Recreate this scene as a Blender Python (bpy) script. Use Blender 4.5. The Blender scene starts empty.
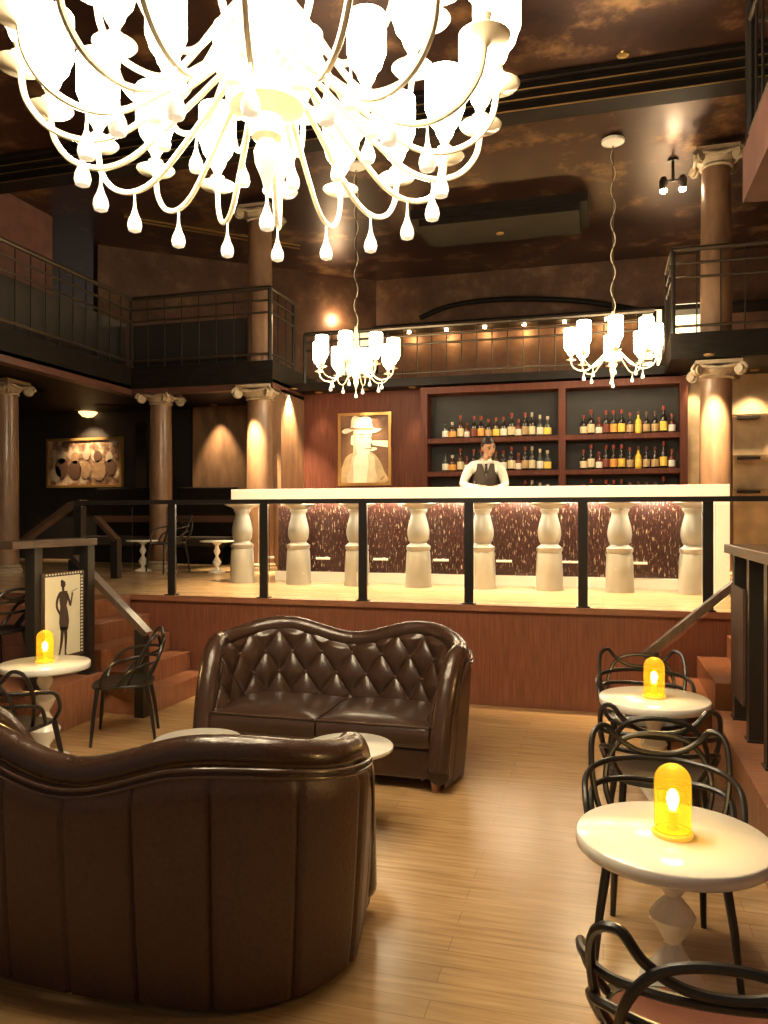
import bpy, math, random
from math import sin, cos, pi, sqrt, radians
from mathutils import Vector, Matrix
random.seed(7)
SC = bpy.context.scene
COL = SC.collection
YAW = radians(15.7)
CA, SA = cos(YAW), sin(YAW)
F = 780.0
EYE = 1.74
HOR = 517.0
PZ = 0.925          # height of the raised floor

# ------------------------------------------------------------------ measuring helpers
def at_Y(px, Y, py=None):
    r = (px - 384) / F
    Z = Y / (r * SA + CA)
    X = Z * (r * CA - SA)
    z = EYE + (HOR - py) / F * Z if py is not None else 0
    return Vector((X, Y, z))
def at_X(px, X, py=None):
    r = (px - 384) / F
    Z = X / (r * CA - SA)
    z = EYE + (HOR - py) / F * Z if py is not None else 0
    return Vector((X, Z * (r * SA + CA), z))

# ------------------------------------------------------------------ materials
def nodes(name):
    m = bpy.data.materials.new(name); m.use_nodes = True
    nt = m.node_tree; b = nt.nodes['Principled BSDF']
    return m, nt, b
def mat(name, col, rough=.5, metal=0., noise=0., scale=8., bump=0., emit=None, es=0., trans=0., coat=0., stretch=(1,1,1), spec=None, ior=None, alpha=None):
    m, nt, b = nodes(name)
    c = (*col, 1)
    b.inputs['Base Color'].default_value = c
    b.inputs['Roughness'].default_value = rough
    b.inputs['Metallic'].default_value = metal
    if trans: b.inputs['Transmission Weight'].default_value = trans
    if coat: b.inputs['Coat Weight'].default_value = coat; b.inputs['Coat Roughness'].default_value = .12
    if spec is not None: b.inputs['Specular IOR Level'].default_value = spec
    if ior: b.inputs['IOR'].default_value = ior
    if alpha is not None: b.inputs['Alpha'].default_value = alpha
    if emit: b.inputs['Emission Color'].default_value = (*emit, 1); b.inputs['Emission Strength'].default_value = es
    if noise or bump:
        tc = nt.nodes.new('ShaderNodeTexCoord'); mp = nt.nodes.new('ShaderNodeMapping')
        mp.inputs['Scale'].default_value = stretch
        nz = nt.nodes.new('ShaderNodeTexNoise'); nz.inputs['Scale'].default_value = scale; nz.inputs['Detail'].default_value = 6
        nt.links.new(tc.outputs['Object'], mp.inputs[0]); nt.links.new(mp.outputs[0], nz.inputs['Vector'])
        if noise:
            rp = nt.nodes.new('ShaderNodeValToRGB')
            rp.color_ramp.elements[0].position = .3; rp.color_ramp.elements[1].position = .72
            rp.color_ramp.elements[0].color = (*[x * (1 - noise) for x in col], 1)
            rp.color_ramp.elements[1].color = (*[min(1, x * (1 + noise)) for x in col], 1)
            nt.links.new(nz.outputs['Fac'], rp.inputs[0]); nt.links.new(rp.outputs[0], b.inputs['Base Color'])
        if bump:
            bp = nt.nodes.new('ShaderNodeBump'); bp.inputs['Strength'].default_value = bump; bp.inputs['Distance'].default_value = .02
            nt.links.new(nz.outputs['Fac'], bp.inputs['Height']); nt.links.new(bp.outputs[0], b.inputs['Normal'])
    return m

def plank_mat(name, c1, c2, mortar, rough, bw=1.1, rh=.1, rot=0., coat=0.):
    m, nt, b = nodes(name)
    tc = nt.nodes.new('ShaderNodeTexCoord'); mp = nt.nodes.new('ShaderNodeMapping'); mp.inputs['Rotation'].default_value = (0, 0, rot)
    br = nt.nodes.new('ShaderNodeTexBrick'); br.inputs['Scale'].default_value = 1
    br.inputs['Brick Width'].default_value = bw; br.inputs['Row Height'].default_value = rh; br.inputs['Mortar Size'].default_value = .0015
    br.inputs['Color1'].default_value = (*c1, 1); br.inputs['Color2'].default_value = (*c2, 1); br.inputs['Mortar'].default_value = (*mortar, 1)
    mp2 = nt.nodes.new('ShaderNodeMapping'); mp2.inputs['Scale'].default_value = (1.2, 16, 1); mp2.inputs['Rotation'].default_value = (0, 0, rot)
    nz = nt.nodes.new('ShaderNodeTexNoise'); nz.inputs['Scale'].default_value = 2.5; nz.inputs['Detail'].default_value = 8
    mx = nt.nodes.new('ShaderNodeMixRGB'); mx.blend_type = 'MULTIPLY'; mx.inputs[0].default_value = .7
    rp = nt.nodes.new('ShaderNodeValToRGB'); rp.color_ramp.elements[0].position = .3; rp.color_ramp.elements[0].color = (.55, .5, .45, 1); rp.color_ramp.elements[1].position = .7
    L = nt.links.new
    L(tc.outputs['Object'], mp.inputs[0]); L(mp.outputs[0], br.inputs['Vector']); L(tc.outputs['Object'], mp2.inputs[0]); L(mp2.outputs[0], nz.inputs['Vector'])
    L(nz.outputs['Fac'], rp.inputs[0]); L(br.outputs['Color'], mx.inputs[1]); L(rp.outputs[0], mx.inputs[2]); L(mx.outputs[0], b.inputs['Base Color'])
    b.inputs['Roughness'].default_value = rough
    if coat: b.inputs['Coat Weight'].default_value = coat; b.inputs['Coat Roughness'].default_value = .1
    return m

def ramp_noise_mat(name, stops, scale, rough=.5, metal=0., detail=8, stretch=(1,1,1), coat=0., vor=False, rough_var=0.):
    m, nt, b = nodes(name)
    tc = nt.nodes.new('ShaderNodeTexCoord'); mp = nt.nodes.new('ShaderNodeMapping'); mp.inputs['Scale'].default_value = stretch
    if vor:
        nz = nt.nodes.new('ShaderNodeTexVoronoi'); nz.inputs['Scale'].default_value = scale; out = nz.outputs['Distance']
    else:
        nz = nt.nodes.new('ShaderNodeTexNoise'); nz.inputs['Scale'].default_value = scale; nz.inputs['Detail'].default_value = detail; nz.inputs['Roughness'].default_value = .65; out = nz.outputs['Fac']
    rp = nt.nodes.new('ShaderNodeValToRGB')
    el = rp.color_ramp.elements
    for i, (p, c) in enumerate(stops):
        e = el[i] if i < 2 else el.new(p)
        e.position = p; e.color = (*c, 1)
    L = nt.links.new
    L(tc.outputs['Object'], mp.inputs[0]); L(mp.outputs[0], nz.inputs['Vector']); L(out, rp.inputs[0]); L(rp.outputs[0], b.inputs['Base Color'])
    if rough_var:
        mr = nt.nodes.new('ShaderNodeMapRange'); mr.inputs['To Min'].default_value = rough - rough_var; mr.inputs['To Max'].default_value = rough + rough_var
        L(out, mr.inputs['Value']); L(mr.outputs[0], b.inputs['Roughness'])
    else: b.inputs['Roughness'].default_value = rough
    b.inputs['Metallic'].default_value = metal
    if coat: b.inputs['Coat Weight'].default_value = coat; b.inputs['Coat Roughness'].default_value = .1
    return m

M = {}
M['floor'] = plank_mat('oak_floor', (.54, .35, .17), (.49, .305, .14), (.34, .2, .09), .25, 1.2, .11, rot=0)
M['pfloor'] = plank_mat('platform_oak', (.60, .42, .24), (.54, .36, .19), (.25, .15, .08), .22, 1.2, .13)
M['panel'] = mat('mahogany_veneer', (.21, .075, .04), .38, noise=.3, scale=7, stretch=(9, 9, .5), coat=.15)
M['step'] = mat('step_wood', (.30, .125, .065), .35, noise=.25, scale=5, stretch=(1, 6, 1), coat=.2)
M['wallwood'] = mat('back_wall_wood', (.105, .033, .02), .55, noise=.4, scale=6, stretch=(12, 12, .4), spec=.2)
M['darkwall'] = mat('dark_plaster', (.022, .018, .015), .6, noise=.2, scale=3)
M['pinkwall'] = mat('terracotta_plaster', (.14, .06, .045), .6, noise=.25, scale=4)
M['ceil'] = ramp_noise_mat('bronze_leaf_ceiling', [(.3, (.035, .016, .011)), (.54, (.065, .029, .019)), (.72, (.34, .19, .085))], 1.6, rough=.36, metal=.6, detail=12, rough_var=.1)  # bronze leaf mottling; brightest blotches also stand in for chandelier light
M['gold'] = ramp_noise_mat('gilded_plaster', [(.3, (.075, .033, .022)), (.55, (.14, .07, .04)), (.75, (.27, .16, .08))], 2.2, rough=.45, metal=.3, detail=12)
M['fascia'] = mat('fascia_wood', (.10, .04, .026), .45, noise=.25, scale=4, stretch=(1, 1, 3))
M['darkwood'] = mat('ebonised_wood', (.014, .011, .009), .5, noise=.3, scale=6, stretch=(1, 1, 5), spec=.12)
M['brownwood'] = mat('walnut_top', (.075, .043, .026), .35, noise=.3, scale=6, stretch=(6, 1, 1), coat=.3)
M['black'] = mat('black_steel', (.022, .018, .015), .35, metal=.3)
M['rail'] = mat('bronzed_steel', (.12, .095, .07), .35, metal=.8)
M['column'] = mat('marbled_column', (.22, .125, .07), .4, noise=.3, scale=3.5, stretch=(2, 2, .6), coat=.2)
M['stone'] = mat('cream_stone_carving', (.38, .30, .20), .5, noise=.15, scale=20)
M['white'] = mat('white_lacquer', (.90, .87, .79), .18, coat=.5)
M['whitechand'] = mat('white_gloss_porcelain', (.66, .59, .44), .2, coat=.4)
M['drop'] = mat('glass_drop_added_glow', (.9, .85, .72), .15, coat=.4, emit=(1, .86, .6), es=.40)  # faint emission added so the drops glow below the shades
M['counter'] = ramp_noise_mat('terrazzo', [(.0, (.12, .1, .08)), (.06, (.2, .17, .14)), (.11, (.86, .84, .79))], 26, rough=.25, vor=True, coat=.3)
M['pedestal'] = mat('pale_marble', (.30, .285, .24), .28, noise=.12, scale=5, stretch=(1, 1, .5), coat=.4)
M['glitter'] = ramp_noise_mat('crystal_bead_front', [(.42, (.03, .012, .01)), (.6, (.06, .022, .016)), (.70, (.55, .45, .32))], 42, rough=.25, metal=.2, stretch=(1.5, 1, .28), detail=3)
M['leather'] = mat('brown_leather', (.052, .025, .015), .27, bump=.12, scale=90, noise=.12, coat=.35)
M['leather_mid'] = mat('brown_seat_leather', (.055, .029, .018), .3, bump=.12, scale=90, noise=.12, coat=.3)
M['leather_back'] = mat('brown_leather_panel', (.075, .036, .024), .42, bump=.15, scale=60, noise=.18)
M['piping'] = mat('leather_piping', (.08, .045, .03), .25, coat=.4)
M['chair'] = mat('black_gloss_shell', (.016, .013, .011), .34, coat=.1)
M['amberglass'] = mat('lit_amber_glass', (1, .80, .22), .03, trans=.97, ior=1.08, emit=(1, .48, .03), es=.14)
M['amberbase'] = mat('yellow_resin', (.90, .48, .03), .3, emit=(1, .5, .05), es=.40)
M['bulb'] = mat('lit_filament_bulb', (1, .8, .4), .4, emit=(1, .66, .2), es=34)
M['shade'] = mat('lit_opal_shade', (.95, .9, .8), .5, emit=(1, .86, .60), es=9)
M['shade_small'] = mat('lit_opal_shade_bar', (.95, .9, .8), .5, emit=(1, .84, .56), es=9)
M['spot'] = mat('lit_downlight_lens', (1, .9, .7), .4, emit=(1, .82, .5), es=30)
M['strip'] = mat('lit_under_counter_strip', (1, .9, .7), .4, emit=(1, .84, .58), es=62)
M['sand'] = mat('sandstone_wash', (.46, .33, .19), .6, noise=.25, scale=4)
M['brass'] = mat('brass_trim', (.55, .36, .13), .3, metal=.9)
M['glass'] = mat('clear_glass', (.93, .92, .88), .02, trans=1., ior=1.03, spec=.4)
M['tint'] = mat('smoked_glass', (.72, .66, .58), .03, trans=1., ior=1.05)
M['frame_gold'] = mat('gilt_frame', (.62, .36, .12), .3, metal=.7)
M['cream'] = mat('poster_paper', (.72, .68, .50), .6)
M['ink'] = mat('poster_ink', (.05, .025, .015), .6)
M['skin'] = mat('skin', (.42, .23, .14), .5)
M['shirt'] = mat('white_shirt', (.80, .77, .70), .7)
M['vest'] = mat('charcoal_vest', (.055, .04, .032), .7)
M['hair'] = mat('dark_hair', (.015, .01, .008), .5)
M['reddish'] = mat('oxblood_seat', (.16, .055, .04), .25, coat=.4)  # reddish reflection painted into the colour of a glossy black seat
M['tan'] = mat('banquette_band', (.16, .075, .05), .45)

# ------------------------------------------------------------------ mesh builder
class MB:
    def __init__(s): s.v = []; s.f = []; s.mi = []; s.cur = 0
    def add(s, vs, fs):
        o = len(s.v); s.v += [tuple(v) for v in vs]
        for f in fs: s.f.append([i + o for i in f]); s.mi.append(s.cur)
    def box(s, x0, x1, y0, y1, z0, z1):
        vs = [(x0,y0,z0),(x1,y0,z0),(x1,y1,z0),(x0,y1,z0),(x0,y0,z1),(x1,y0,z1),(x1,y1,z1),(x0,y1,z1)]
        s.add(vs, [(0,3,2,1),(4,5,6,7),(0,1,5,4),(1,2,6,5),(2,3,7,6),(3,0,4,7)]); return s
    def beam(s, a, b, w, h):
        a = Vector(a); b = Vector(b); d = (b - a).normalized()
        up = Vector((0,0,1)) if abs(d.z) < .95 else Vector((0,1,0))
        sd = d.cross(up).normalized() * w / 2; u = sd.cross(d).normalized() * h / 2
        vs = [a - sd - u, a + sd - u, a + sd + u, a - sd + u, b - sd - u, b + sd - u, b + sd + u, b - sd + u]
        s.add(vs, [(0,1,2,3),(7,6,5,4),(0,4,5,1),(1,5,6,2),(2,6,7,3),(3,7,4,0)]); return s
    def prism(s, poly, z0, z1):
        n = len(poly)
        s.add([(x,y,z0) for x,y in poly] + [(x,y,z1) for x,y in poly],
              [tuple(range(n-1,-1,-1)), tuple(range(n,2*n))] + [(i,(i+1)%n,n+(i+1)%n,n+i) for i in range(n)]); return s
    def slab(s, poly, org, ux, uy, t0, t1):    # polygon (in 2D a,b) placed at org + a*ux + b*uy, thick along normal
        org = Vector(org); ux = Vector(ux); uy = Vector(uy); n = ux.cross(uy).normalized(); k = len(poly)
        s.add([org + ux*a + uy*b + n*t0 for a,b in poly] + [org + ux*a + uy*b + n*t1 for a,b in poly],
              [tuple(range(k-1,-1,-1)), tuple(range(k,2*k))] + [(i,(i+1)%k,k+(i+1)%k,k+i) for i in range(k)]); return s
    def tube(s, pts, r, n=8, closed=False):
        P = [Vector(p) for p in pts]; m = len(P)
        R = r if isinstance(r, (list, tuple)) else [r] * m
        T = []
        for i in range(m):
            a = P[(i-1) % m] if (closed or i > 0) else P[i]; b = P[(i+1) % m] if (closed or i < m-1) else P[i]
            T.append((b - a).normalized())
        up = Vector((0,0,1)) if abs(T[0].z) < .9 else Vector((1,0,0))
        N = (up - T[0] * up.dot(T[0])).normalized(); vs = []
        for i in range(m):
            N = (N - T[i] * N.dot(T[i])).normalized(); B = T[i].cross(N)
            for k in range(n):
                a = 2*pi*k/n; vs.append(P[i] + (N*cos(a) + B*sin(a)) * R[i])
        fs = []
        for i in range(m if closed else m-1):
            j = (i+1) % m
            for k in range(n): fs.append((i*n+k, i*n+(k+1)%n, j*n+(k+1)%n, j*n+k))
        if not closed: fs += [tuple(range(n-1,-1,-1)), tuple((m-1)*n+k for k in range(n))]
        s.add(vs, fs); return s
    def lathe(s, prof, n=24, c=(0,0,0), mtx=None):
        vs = []; m = len(prof); c = Vector(c)
        for r, z in prof:
            for k in range(n):
                a = 2*pi*k/n; p = Vector((r*cos(a), r*sin(a), z))
                vs.append((mtx @ p if mtx else p) + c)
        fs = [(i*n+k, i*n+(k+1)%n, (i+1)*n+(k+1)%n, (i+1)*n+k) for i in range(m-1) for k in range(n)]
        if prof[0][0] > 1e-5: fs.append(tuple(range(n-1,-1,-1)))
        if prof[-1][0] > 1e-5: fs.append(tuple((m-1)*n+k for k in range(n)))
        s.add(vs, fs); return s
    def grid(s, fn, nu, nv, flip=False):
        vs = [fn(i/(nu-1), j/(nv-1)) for i in range(nu) for j in range(nv)]
        fs = [(i*nv+j, (i+1)*nv+j, (i+1)*nv+j+1, i*nv+j+1) for i in range(nu-1) for j in range(nv-1)]
        if flip: fs = [f[::-1] for f in fs]
        s.add(vs, fs); return s
    def ball(s, c, r, n=14, sx=1, sy=1, sz=1):
        k = max(6, n//2)
        prof = [(max(1e-6, r*sin(pi*i/k)), -r*cos(pi*i/k)) for i in range(k+1)]
        return s.lathe(prof, n, c, Matrix.Diagonal((sx,sy,sz)))
    def build(s, name, mats, parent=None, smooth=True, bevel=0., sub=0, angle=40):
        me = bpy.data.meshes.new(name); me.from_pydata(s.v, [], s.f)
        if not isinstance(mats, (list, tuple)): mats = [mats]
        for m in mats: me.materials.append(m)
        for p, i in zip(me.polygons, s.mi): p.material_index = i
        import bmesh
        bm = bmesh.new(); bm.from_mesh(me); bmesh.ops.remove_doubles(bm, verts=bm.verts, dist=1e-5)
        bmesh.ops.recalc_face_normals(bm, faces=bm.faces)
        if smooth:
            lim = radians(angle)
            for f in bm.faces: f.smooth = True
            for e in bm.edges:
                if len(e.link_faces) == 2 and e.calc_face_angle(0) > lim: e.smooth = False
        bm.to_mesh(me); bm.free()
        o = bpy.data.objects.new(name, me); COL.objects.link(o)
        if parent: o.parent = parent
        if bevel:
            b = o.modifiers.new('bevel', 'BEVEL'); b.width = bevel; b.segments = 2; b.limit_method = 'ANGLE'; b.angle_limit = radians(35)
        if sub:
            b = o.modifiers.new('sub', 'SUBSURF'); b.levels = sub; b.render_levels = sub
        return o

def thing(name, label, cat, loc=(0,0,0), rz=0, group=None):
    o = bpy.data.objects.new(name, None); COL.objects.link(o); o.empty_display_size = .1
    o.location = loc; o.rotation_euler = (0,0,rz); o['label'] = label; o['category'] = cat
    if group: o['group'] = group
    return o
def tag(o, label, cat, group=None, kind=None):
    o['label'] = label; o['category'] = cat
    if group: o['group'] = group
    if kind: o['kind'] = kind
    return o
def struct(o): o['kind'] = 'structure'; return o
def dup(root, loc, rz, label, group=None):
    r = root.copy(); COL.objects.link(r); r.location = loc; r.rotation_euler = (0,0,rz); r['label'] = label
    if group: r['group'] = group
    for ch in list(root.children):
        c = ch.copy(); COL.objects.link(c); c.parent = r
        for g in list(ch.children):
            d = g.copy(); COL.objects.link(d); d.parent = c
    return r
def spline(pts, n=8, closed=False):
    P = [Vector(p) for p in pts]; m = len(P); out = []
    for i in range(m if closed else m-1):
        if closed: a,b,c,d = P[(i-1)%m],P[i],P[(i+1)%m],P[(i+2)%m]
        else: a,b,c,d = P[max(i-1,0)],P[i],P[i+1],P[min(i+2,m-1)]
        for k in range(n):
            t = k/n
            out.append(.5*((2*b) + (c-a)*t + (2*a-5*b+4*c-d)*t*t + (3*b-a-3*c+d)*t**3))
    if not closed: out.append(P[-1])
    return out
def light(kind, name, loc, energy, col=(1,.78,.48), size=.1, rot=None, spot=None, blend=.6, sy=None):
    l = bpy.data.lights.new(name, kind); l.energy = energy; l.color = col
    if kind == 'POINT': l.shadow_soft_size = size
    if kind == 'SPOT': l.shadow_soft_size = size; l.spot_size = radians(spot); l.spot_blend = blend
    if kind == 'AREA':
        l.size = size
        if sy: l.shape = 'RECTANGLE'; l.size_y = sy
    o = bpy.data.objects.new(name, l); COL.objects.link(o); o.location = loc
    if rot: o.rotation_euler = rot
    return o
def aim(o, target):
    d = Vector(target) - o.location; o.rotation_euler = d.to_track_quat('-Z', 'Y').to_euler(); return o

CEIL = 6.55
MZ0, MZ1 = 3.75, 4.08       # mezzanine slab
# ------------------------------------------------------------------ room shell
struct(MB().box(-13.5, 5, -1.5, 16, -.12, 0).build('floor', M['floor'], smooth=False))
struct(MB().prism([(-13.3, 7.19), (-4.86, 7.19), (2.9, 7.19), (2.9, 15.6), (-13.3, 15.6)], 0.001, PZ - .02).build('wall_platform', M['panel'], smooth=False))
struct(MB().prism([(-13.3, 7.17), (2.9, 7.17), (2.9, 15.6), (-13.3, 15.6)], PZ - .02, PZ).build('floor_platform', M['pfloor'], smooth=False))
struct(MB().box(-13.3, 5, -1.5, 16, CEIL, CEIL + .15).build('ceiling', M['ceil'], smooth=False))
# back walls of the raised level
struct(MB().box(-4.76, 5, 12.0, 12.25, PZ, MZ0).build('wall_back', M['wallwood'], smooth=False))
struct(MB().box(-13.3, -4.76, 13.4, 13.6, PZ, MZ0).build('wall_back_lounge', M['darkwall'], smooth=False))
w = MB(); w.prism([(-4.45, 15.25), (5, 15.25), (5, 15.45), (-4.5, 15.45)], MZ0, CEIL)
w.prism([(-4.45, 15.25), (-4.5, 15.45), (-8.8, 12.05), (-8.6, 11.9)], MZ0, CEIL)
struct(w.build('wall_upper_back', M['gold'], smooth=False))
struct(MB().box(-8.7, -8.5, -1.5, 10.6, MZ0, CEIL).build('wall_upper_left', M['pinkwall'], smooth=False))
struct(MB().box(-13.4, -13.2, -1.5, 16, 0, CEIL).build('wall_left', M['darkwall'], smooth=False))
struct(MB().box(3.6, 3.8, -1.5, 16, 0, CEIL).build('wall_right', M['pinkwall'], smooth=False))
# mezzanine slab (one piece round the room) + notch at the near side
mz = MB()
mz.box(-13.2, -7.15, 1.0, 10.73, MZ0, MZ1)
mz.box(-13.2, -4.74, 10.73, 13.4, MZ0, MZ1)
mz.prism([(-13.2,13.4), (-4.74,13.4), (-4.74,15.25), (-13.2,15.25)], MZ0, MZ1)
mz.box(-4.74, .83, 11.6, 15.25, MZ0, 3.87)
mz.box(.83, 3.6, 11.6, 15.25, MZ0, MZ1)
mz.box(.83, 3.6, 10.57, 11.6, MZ0, MZ1)
struct(mz.build('floor_mezzanine', M['darkwood'], smooth=False))
struct(MB().box(.86, 3.6, 1.2, 5.43, MZ0, MZ1).build('floor_mezzanine_side', M['pinkwall'], smooth=False))
# fascia bands under the slab edge
fa = MB()
fa.box(-7.32, -7.15, 1.0, 10.75, 3.66, 3.80); fa.box(-7.3, -4.76, 10.75, 10.92, 3.66, 3.80)
fa.box(-4.92, -4.74, 10.75, 12.0, 3.66, 3.80)
struct(fa.build('trim_1', M['fascia'], smooth=False))
# pier by the column
struct(MB().box(-4.98, -4.74, 11.05, 12.0, PZ, 3.7).build('wall_pier', M['column'], smooth=False))
# ceiling mouldings
t = MB()
for (y0, z0, wd) in ((8.80, CEIL-.27, .30), (8.73, CEIL-.19, .40), (8.66, CEIL-.12, .50), (8.58, CEIL-.05, .60)):
    t.box(-8.5, 3.6, y0, y0+wd, z0, CEIL - .001)
struct(t.build('trim_2', M['darkwood'], smooth=False))
t = MB()
for z0, y0 in ((CEIL-.271, 8.80), (CEIL-.191, 8.73), (CEIL-.121, 8.66)): t.box(-8.5, 3.6, y0-.01, y0, z0, z0+.01)
struct(t.build('trim_3', M['brass'], smooth=False))
a = at_Y(415, 12.2); b = at_Y(588, 12.2)
t = MB()
t.box(a.x, b.x, 11.9, 12.05, CEIL-.14, CEIL); t.box(a.x, b.x, 12.9, 13.05, CEIL-.14, CEIL)
t.box(a.x, a.x+.15, 12.05, 12.9, CEIL-.14, CEIL); t.box(b.x-.15, b.x, 12.05, 12.9, CEIL-.14, CEIL)
t.box(a.x+.12, b.x-.12, 11.97, 12.98, CEIL-.24, CEIL-.12)
struct(t.build('trim_4', M['darkwood'], smooth=False))
t = MB(); t.beam((-7.3, 11.0, CEIL-.04), (-5.2, 12.95, CEIL-.04), .03, .02); t.beam((-7.35, 10.85, CEIL-.02), (-5.15, 12.85, CEIL-.02), .025, .02)
struct(t.build('trim_5', M['brass'], smooth=False))
# cornice ledge on upper back wall, with arch
t = MB(); t.box(-4.4, 3.6, 14.75, 15.25, 5.42, 5.5); t.box(-4.4, 3.6, 14.95, 15.25, 5.5, 5.56)
t.tube(spline([(at_Y(x, 15.1, y)) for x, y in ((420, 318), (450, 306), (490, 300), (540, 299), (590, 302), (640, 310))], 8), .05, 8)
struct(t.build('trim_6', M['darkwood'], smooth=False))
# small skirting under the bar, platform nosing
struct(MB().box(-4.86, 2.9, 7.15, 7.19, PZ-.05, PZ+.004).build('trim_7', M['step'], smooth=False))

# ------------------------------------------------------------------ columns
def column(px, Y, d, z0, z1, label, upper=None):
    p = at_Y(px, Y); t = thing('column', label, 'column', (p.x, Y, z0), 0)
    h = z1 - z0; r = d/2
    def shaft(h0, h1, r):
        n = 24; vs = MB(); prof = []
        for i in range(15):
            q = i/14; prof.append((r*(1 - .10*q**1.6), h0 + (h1-h0)*q))
        return vs.lathe(prof, 32)
    shaft(.12, h-.22, r).build('shaft', M['column'], t)
    MB().lathe([(r*1.25, 0), (r*1.25, .05), (r*1.12, .07), (r*1.2, .09), (r*1.02, .12)], 28).build('base', M['stone'], t)
    ionic(t, h-.24, r)
    if upper:
        shaft(MZ1 - z0, CEIL - .3 - z0, r*.92).build('shaft', M['column'], t)
        ionic(t, CEIL - .32 - z0, r*.92)
    return t
def ionic(t, z, r):
    c = MB(); c.lathe([(r*.92, z), (r*1.05, z+.02), (r*.95, z+.04), (r*1.18, z+.09), (r*1.25, z+.13), (r*.9, z+.14)], 28)
    c.box(-r*1.32, r*1.32, -r*1.32, r*1.32, z+.17, z+.22)
    for sx in (-1, 1):
        for sy in (-1, 1):
            ctr = Vector((sx*r*1.22, sy*r*1.22, z+.09))
            pts = []; 
            dirn = Vector((sx, sy, 0)).normalized()
            for k in range(30):
                a = k/29*4.2*pi; rr = .085*(1-k/32)
                pts.append(ctr + dirn*(cos(a)*rr) + Vector((0,0,sin(a)*rr)))
            c.tube(pts, .02, 6)
            side = Vector((-sy, sx, 0)).normalized()
            c.tube([ctr - side*.05, ctr + side*.05], [.06,.06], 14)
    for sy in (-1, 1):
        c.tube([(-r*1.1, sy*r*1.25, z+.15), (0, sy*r*1.32, z+.11), (r*1.1, sy*r*1.25, z+.15)], .025, 6)
        c.tube([(sy*r*1.25, -r*1.1, z+.15), (sy*r*1.32, 0, z+.11), (sy*r*1.25, r*1.1, z+.15)], .025, 6)
    return c.build('capital', M['stone'], t)
column(260, 10.98, .42, PZ, MZ0, 'thick lit column beside the pier where the bar counter ends, scrolled capital', upper=True)
column(716, 10.88, .42, PZ, MZ0, 'tall lit column rising behind the speckled upright of the bar counter', upper=True)
column(161, 11.0, .36, PZ, MZ0, 'dim brown column between the figure painting and the tall wall downlight')
column(6, 9.5, .36, PZ, MZ0, 'dark brown column standing beyond the staircase at the picture wall')

# ------------------------------------------------------------------ balcony railings
def railing(segs, z0, z1, label, inner=.18, sp=.28, nm='balcony_railing', mid=None):
    t = thing(nm, label, 'railing', (segs[0][0], segs[0][1], z0))
    o = Vector((segs[0][0], segs[0][1], z0))
    fr = MB()
    for (a, b) in zip(segs[:-1], segs[1:]):
        A = Vector((a[0], a[1], 0)); B = Vector((b[0], b[1], 0))
        for z, r in ((z1, .035), (z1 - inner, .018), (z1 - 2*inner, .018), (z0 + .09, .018)):
            fr.tube([A + Vector((0,0,z)) - o, B + Vector((0,0,z)) - o], r, 8)
    fr.build('rail', M['rail'], t)
    for (a, b) in zip(segs[:-1], segs[1:]):
        A = Vector((a[0], a[1], 0)); B = Vector((b[0], b[1], 0)); n = max(1, round((B-A).length/sp))
        for i in range(n+1):
            p = A.lerp(B, i/n); main = i in (0, n)
            if main and i == 0 and a is not segs[0]: continue
            q = MB(); q.tube([p + Vector((0,0,z0)) - o, p + Vector((0,0,z1)) - o], .03 if main else .009, 8)
            q.build('post' if main else 'baluster', M['black'], t)
    return t
ZT = 5.15
railing([(-7.12, 4.0), (-7.12, 10.70), (-4.77, 10.70), (-4.77, 11.62)], MZ1, ZT, 'bronzed balcony railing stepping round the lounge side of the upper gallery')
railing([(-4.6, 11.68), (.7, 11.68)], 3.871, 4.66, 'straight dark railing of the gallery directly over the bar shelves', inner=.13, sp=.23)
railing([(.86, 11.6), (.86, 10.6), (3.4, 10.6)], MZ1, ZT, 'balcony railing turning the corner in front of the tall column')
railing([(.9, 1.4), (.9, 5.4), (3.4, 5.4)], MZ1, ZT + .1, 'gallery railing high above the walkway, over the terracotta soffit', sp=.2)
# dark infill board behind the lounge railing
struct(MB().box(-7.4, -7.36, 4, 10.9, MZ1, MZ1+.75).box(-7.3, -5.0, 10.95, 10.99, MZ1, MZ1+.72).build('wall_gallery_screen', M['darkwall'], smooth=False))

# ------------------------------------------------------------------ bar counter
CY0, CY1 = 8.62, 9.5
cx0 = at_Y(231, CY0).x; cx1 = at_Y(730, CY0).x
CT, CB = 2.075, 1.95
bar = thing('bar_counter', 'long white terrazzo bar counter on a row of turned pale stone pedestals', 'bar counter', (cx0, CY0, PZ))
def rel(mb, o): 
    mb.v = [(x-o.location.x, y-o.location.y, z-o.location.z) for x,y,z in mb.v]; return mb
rel(MB().box(cx0, cx1, CY0, CY1, CB, CT), bar).build('countertop', M['counter'], bar, bevel=.004, smooth=False)
rel(MB().box(cx1-.15, cx1-.001, CY0+.01, CY1, PZ, CB), bar).build('end_panel', M['counter'], bar, smooth=False)
rel(MB().box(cx0+.3, cx1-.15, CY1-.14, CY1-.02, PZ+.1, CB), bar).build('front_panel', M['glitter'], bar, smooth=False)
rel(MB().box(cx0+.3, cx1-.15, CY1-.24, CY1-.02, PZ, PZ+.12), bar).build('plinth', M['white'], bar, smooth=False)
rel(MB().box(cx0+.3, cx1-.15, CY0+.05, CY0+.09, CB-.02, CB), bar).build('light_strip', M['strip'], bar, smooth=False)
rel(MB().box(cx0+.3, cx1-.15, CY1-.22, CY1-.18, CB-.02, CB), bar).build('light_strip', M['strip'], bar, smooth=False)
ph = CB - PZ
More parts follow.
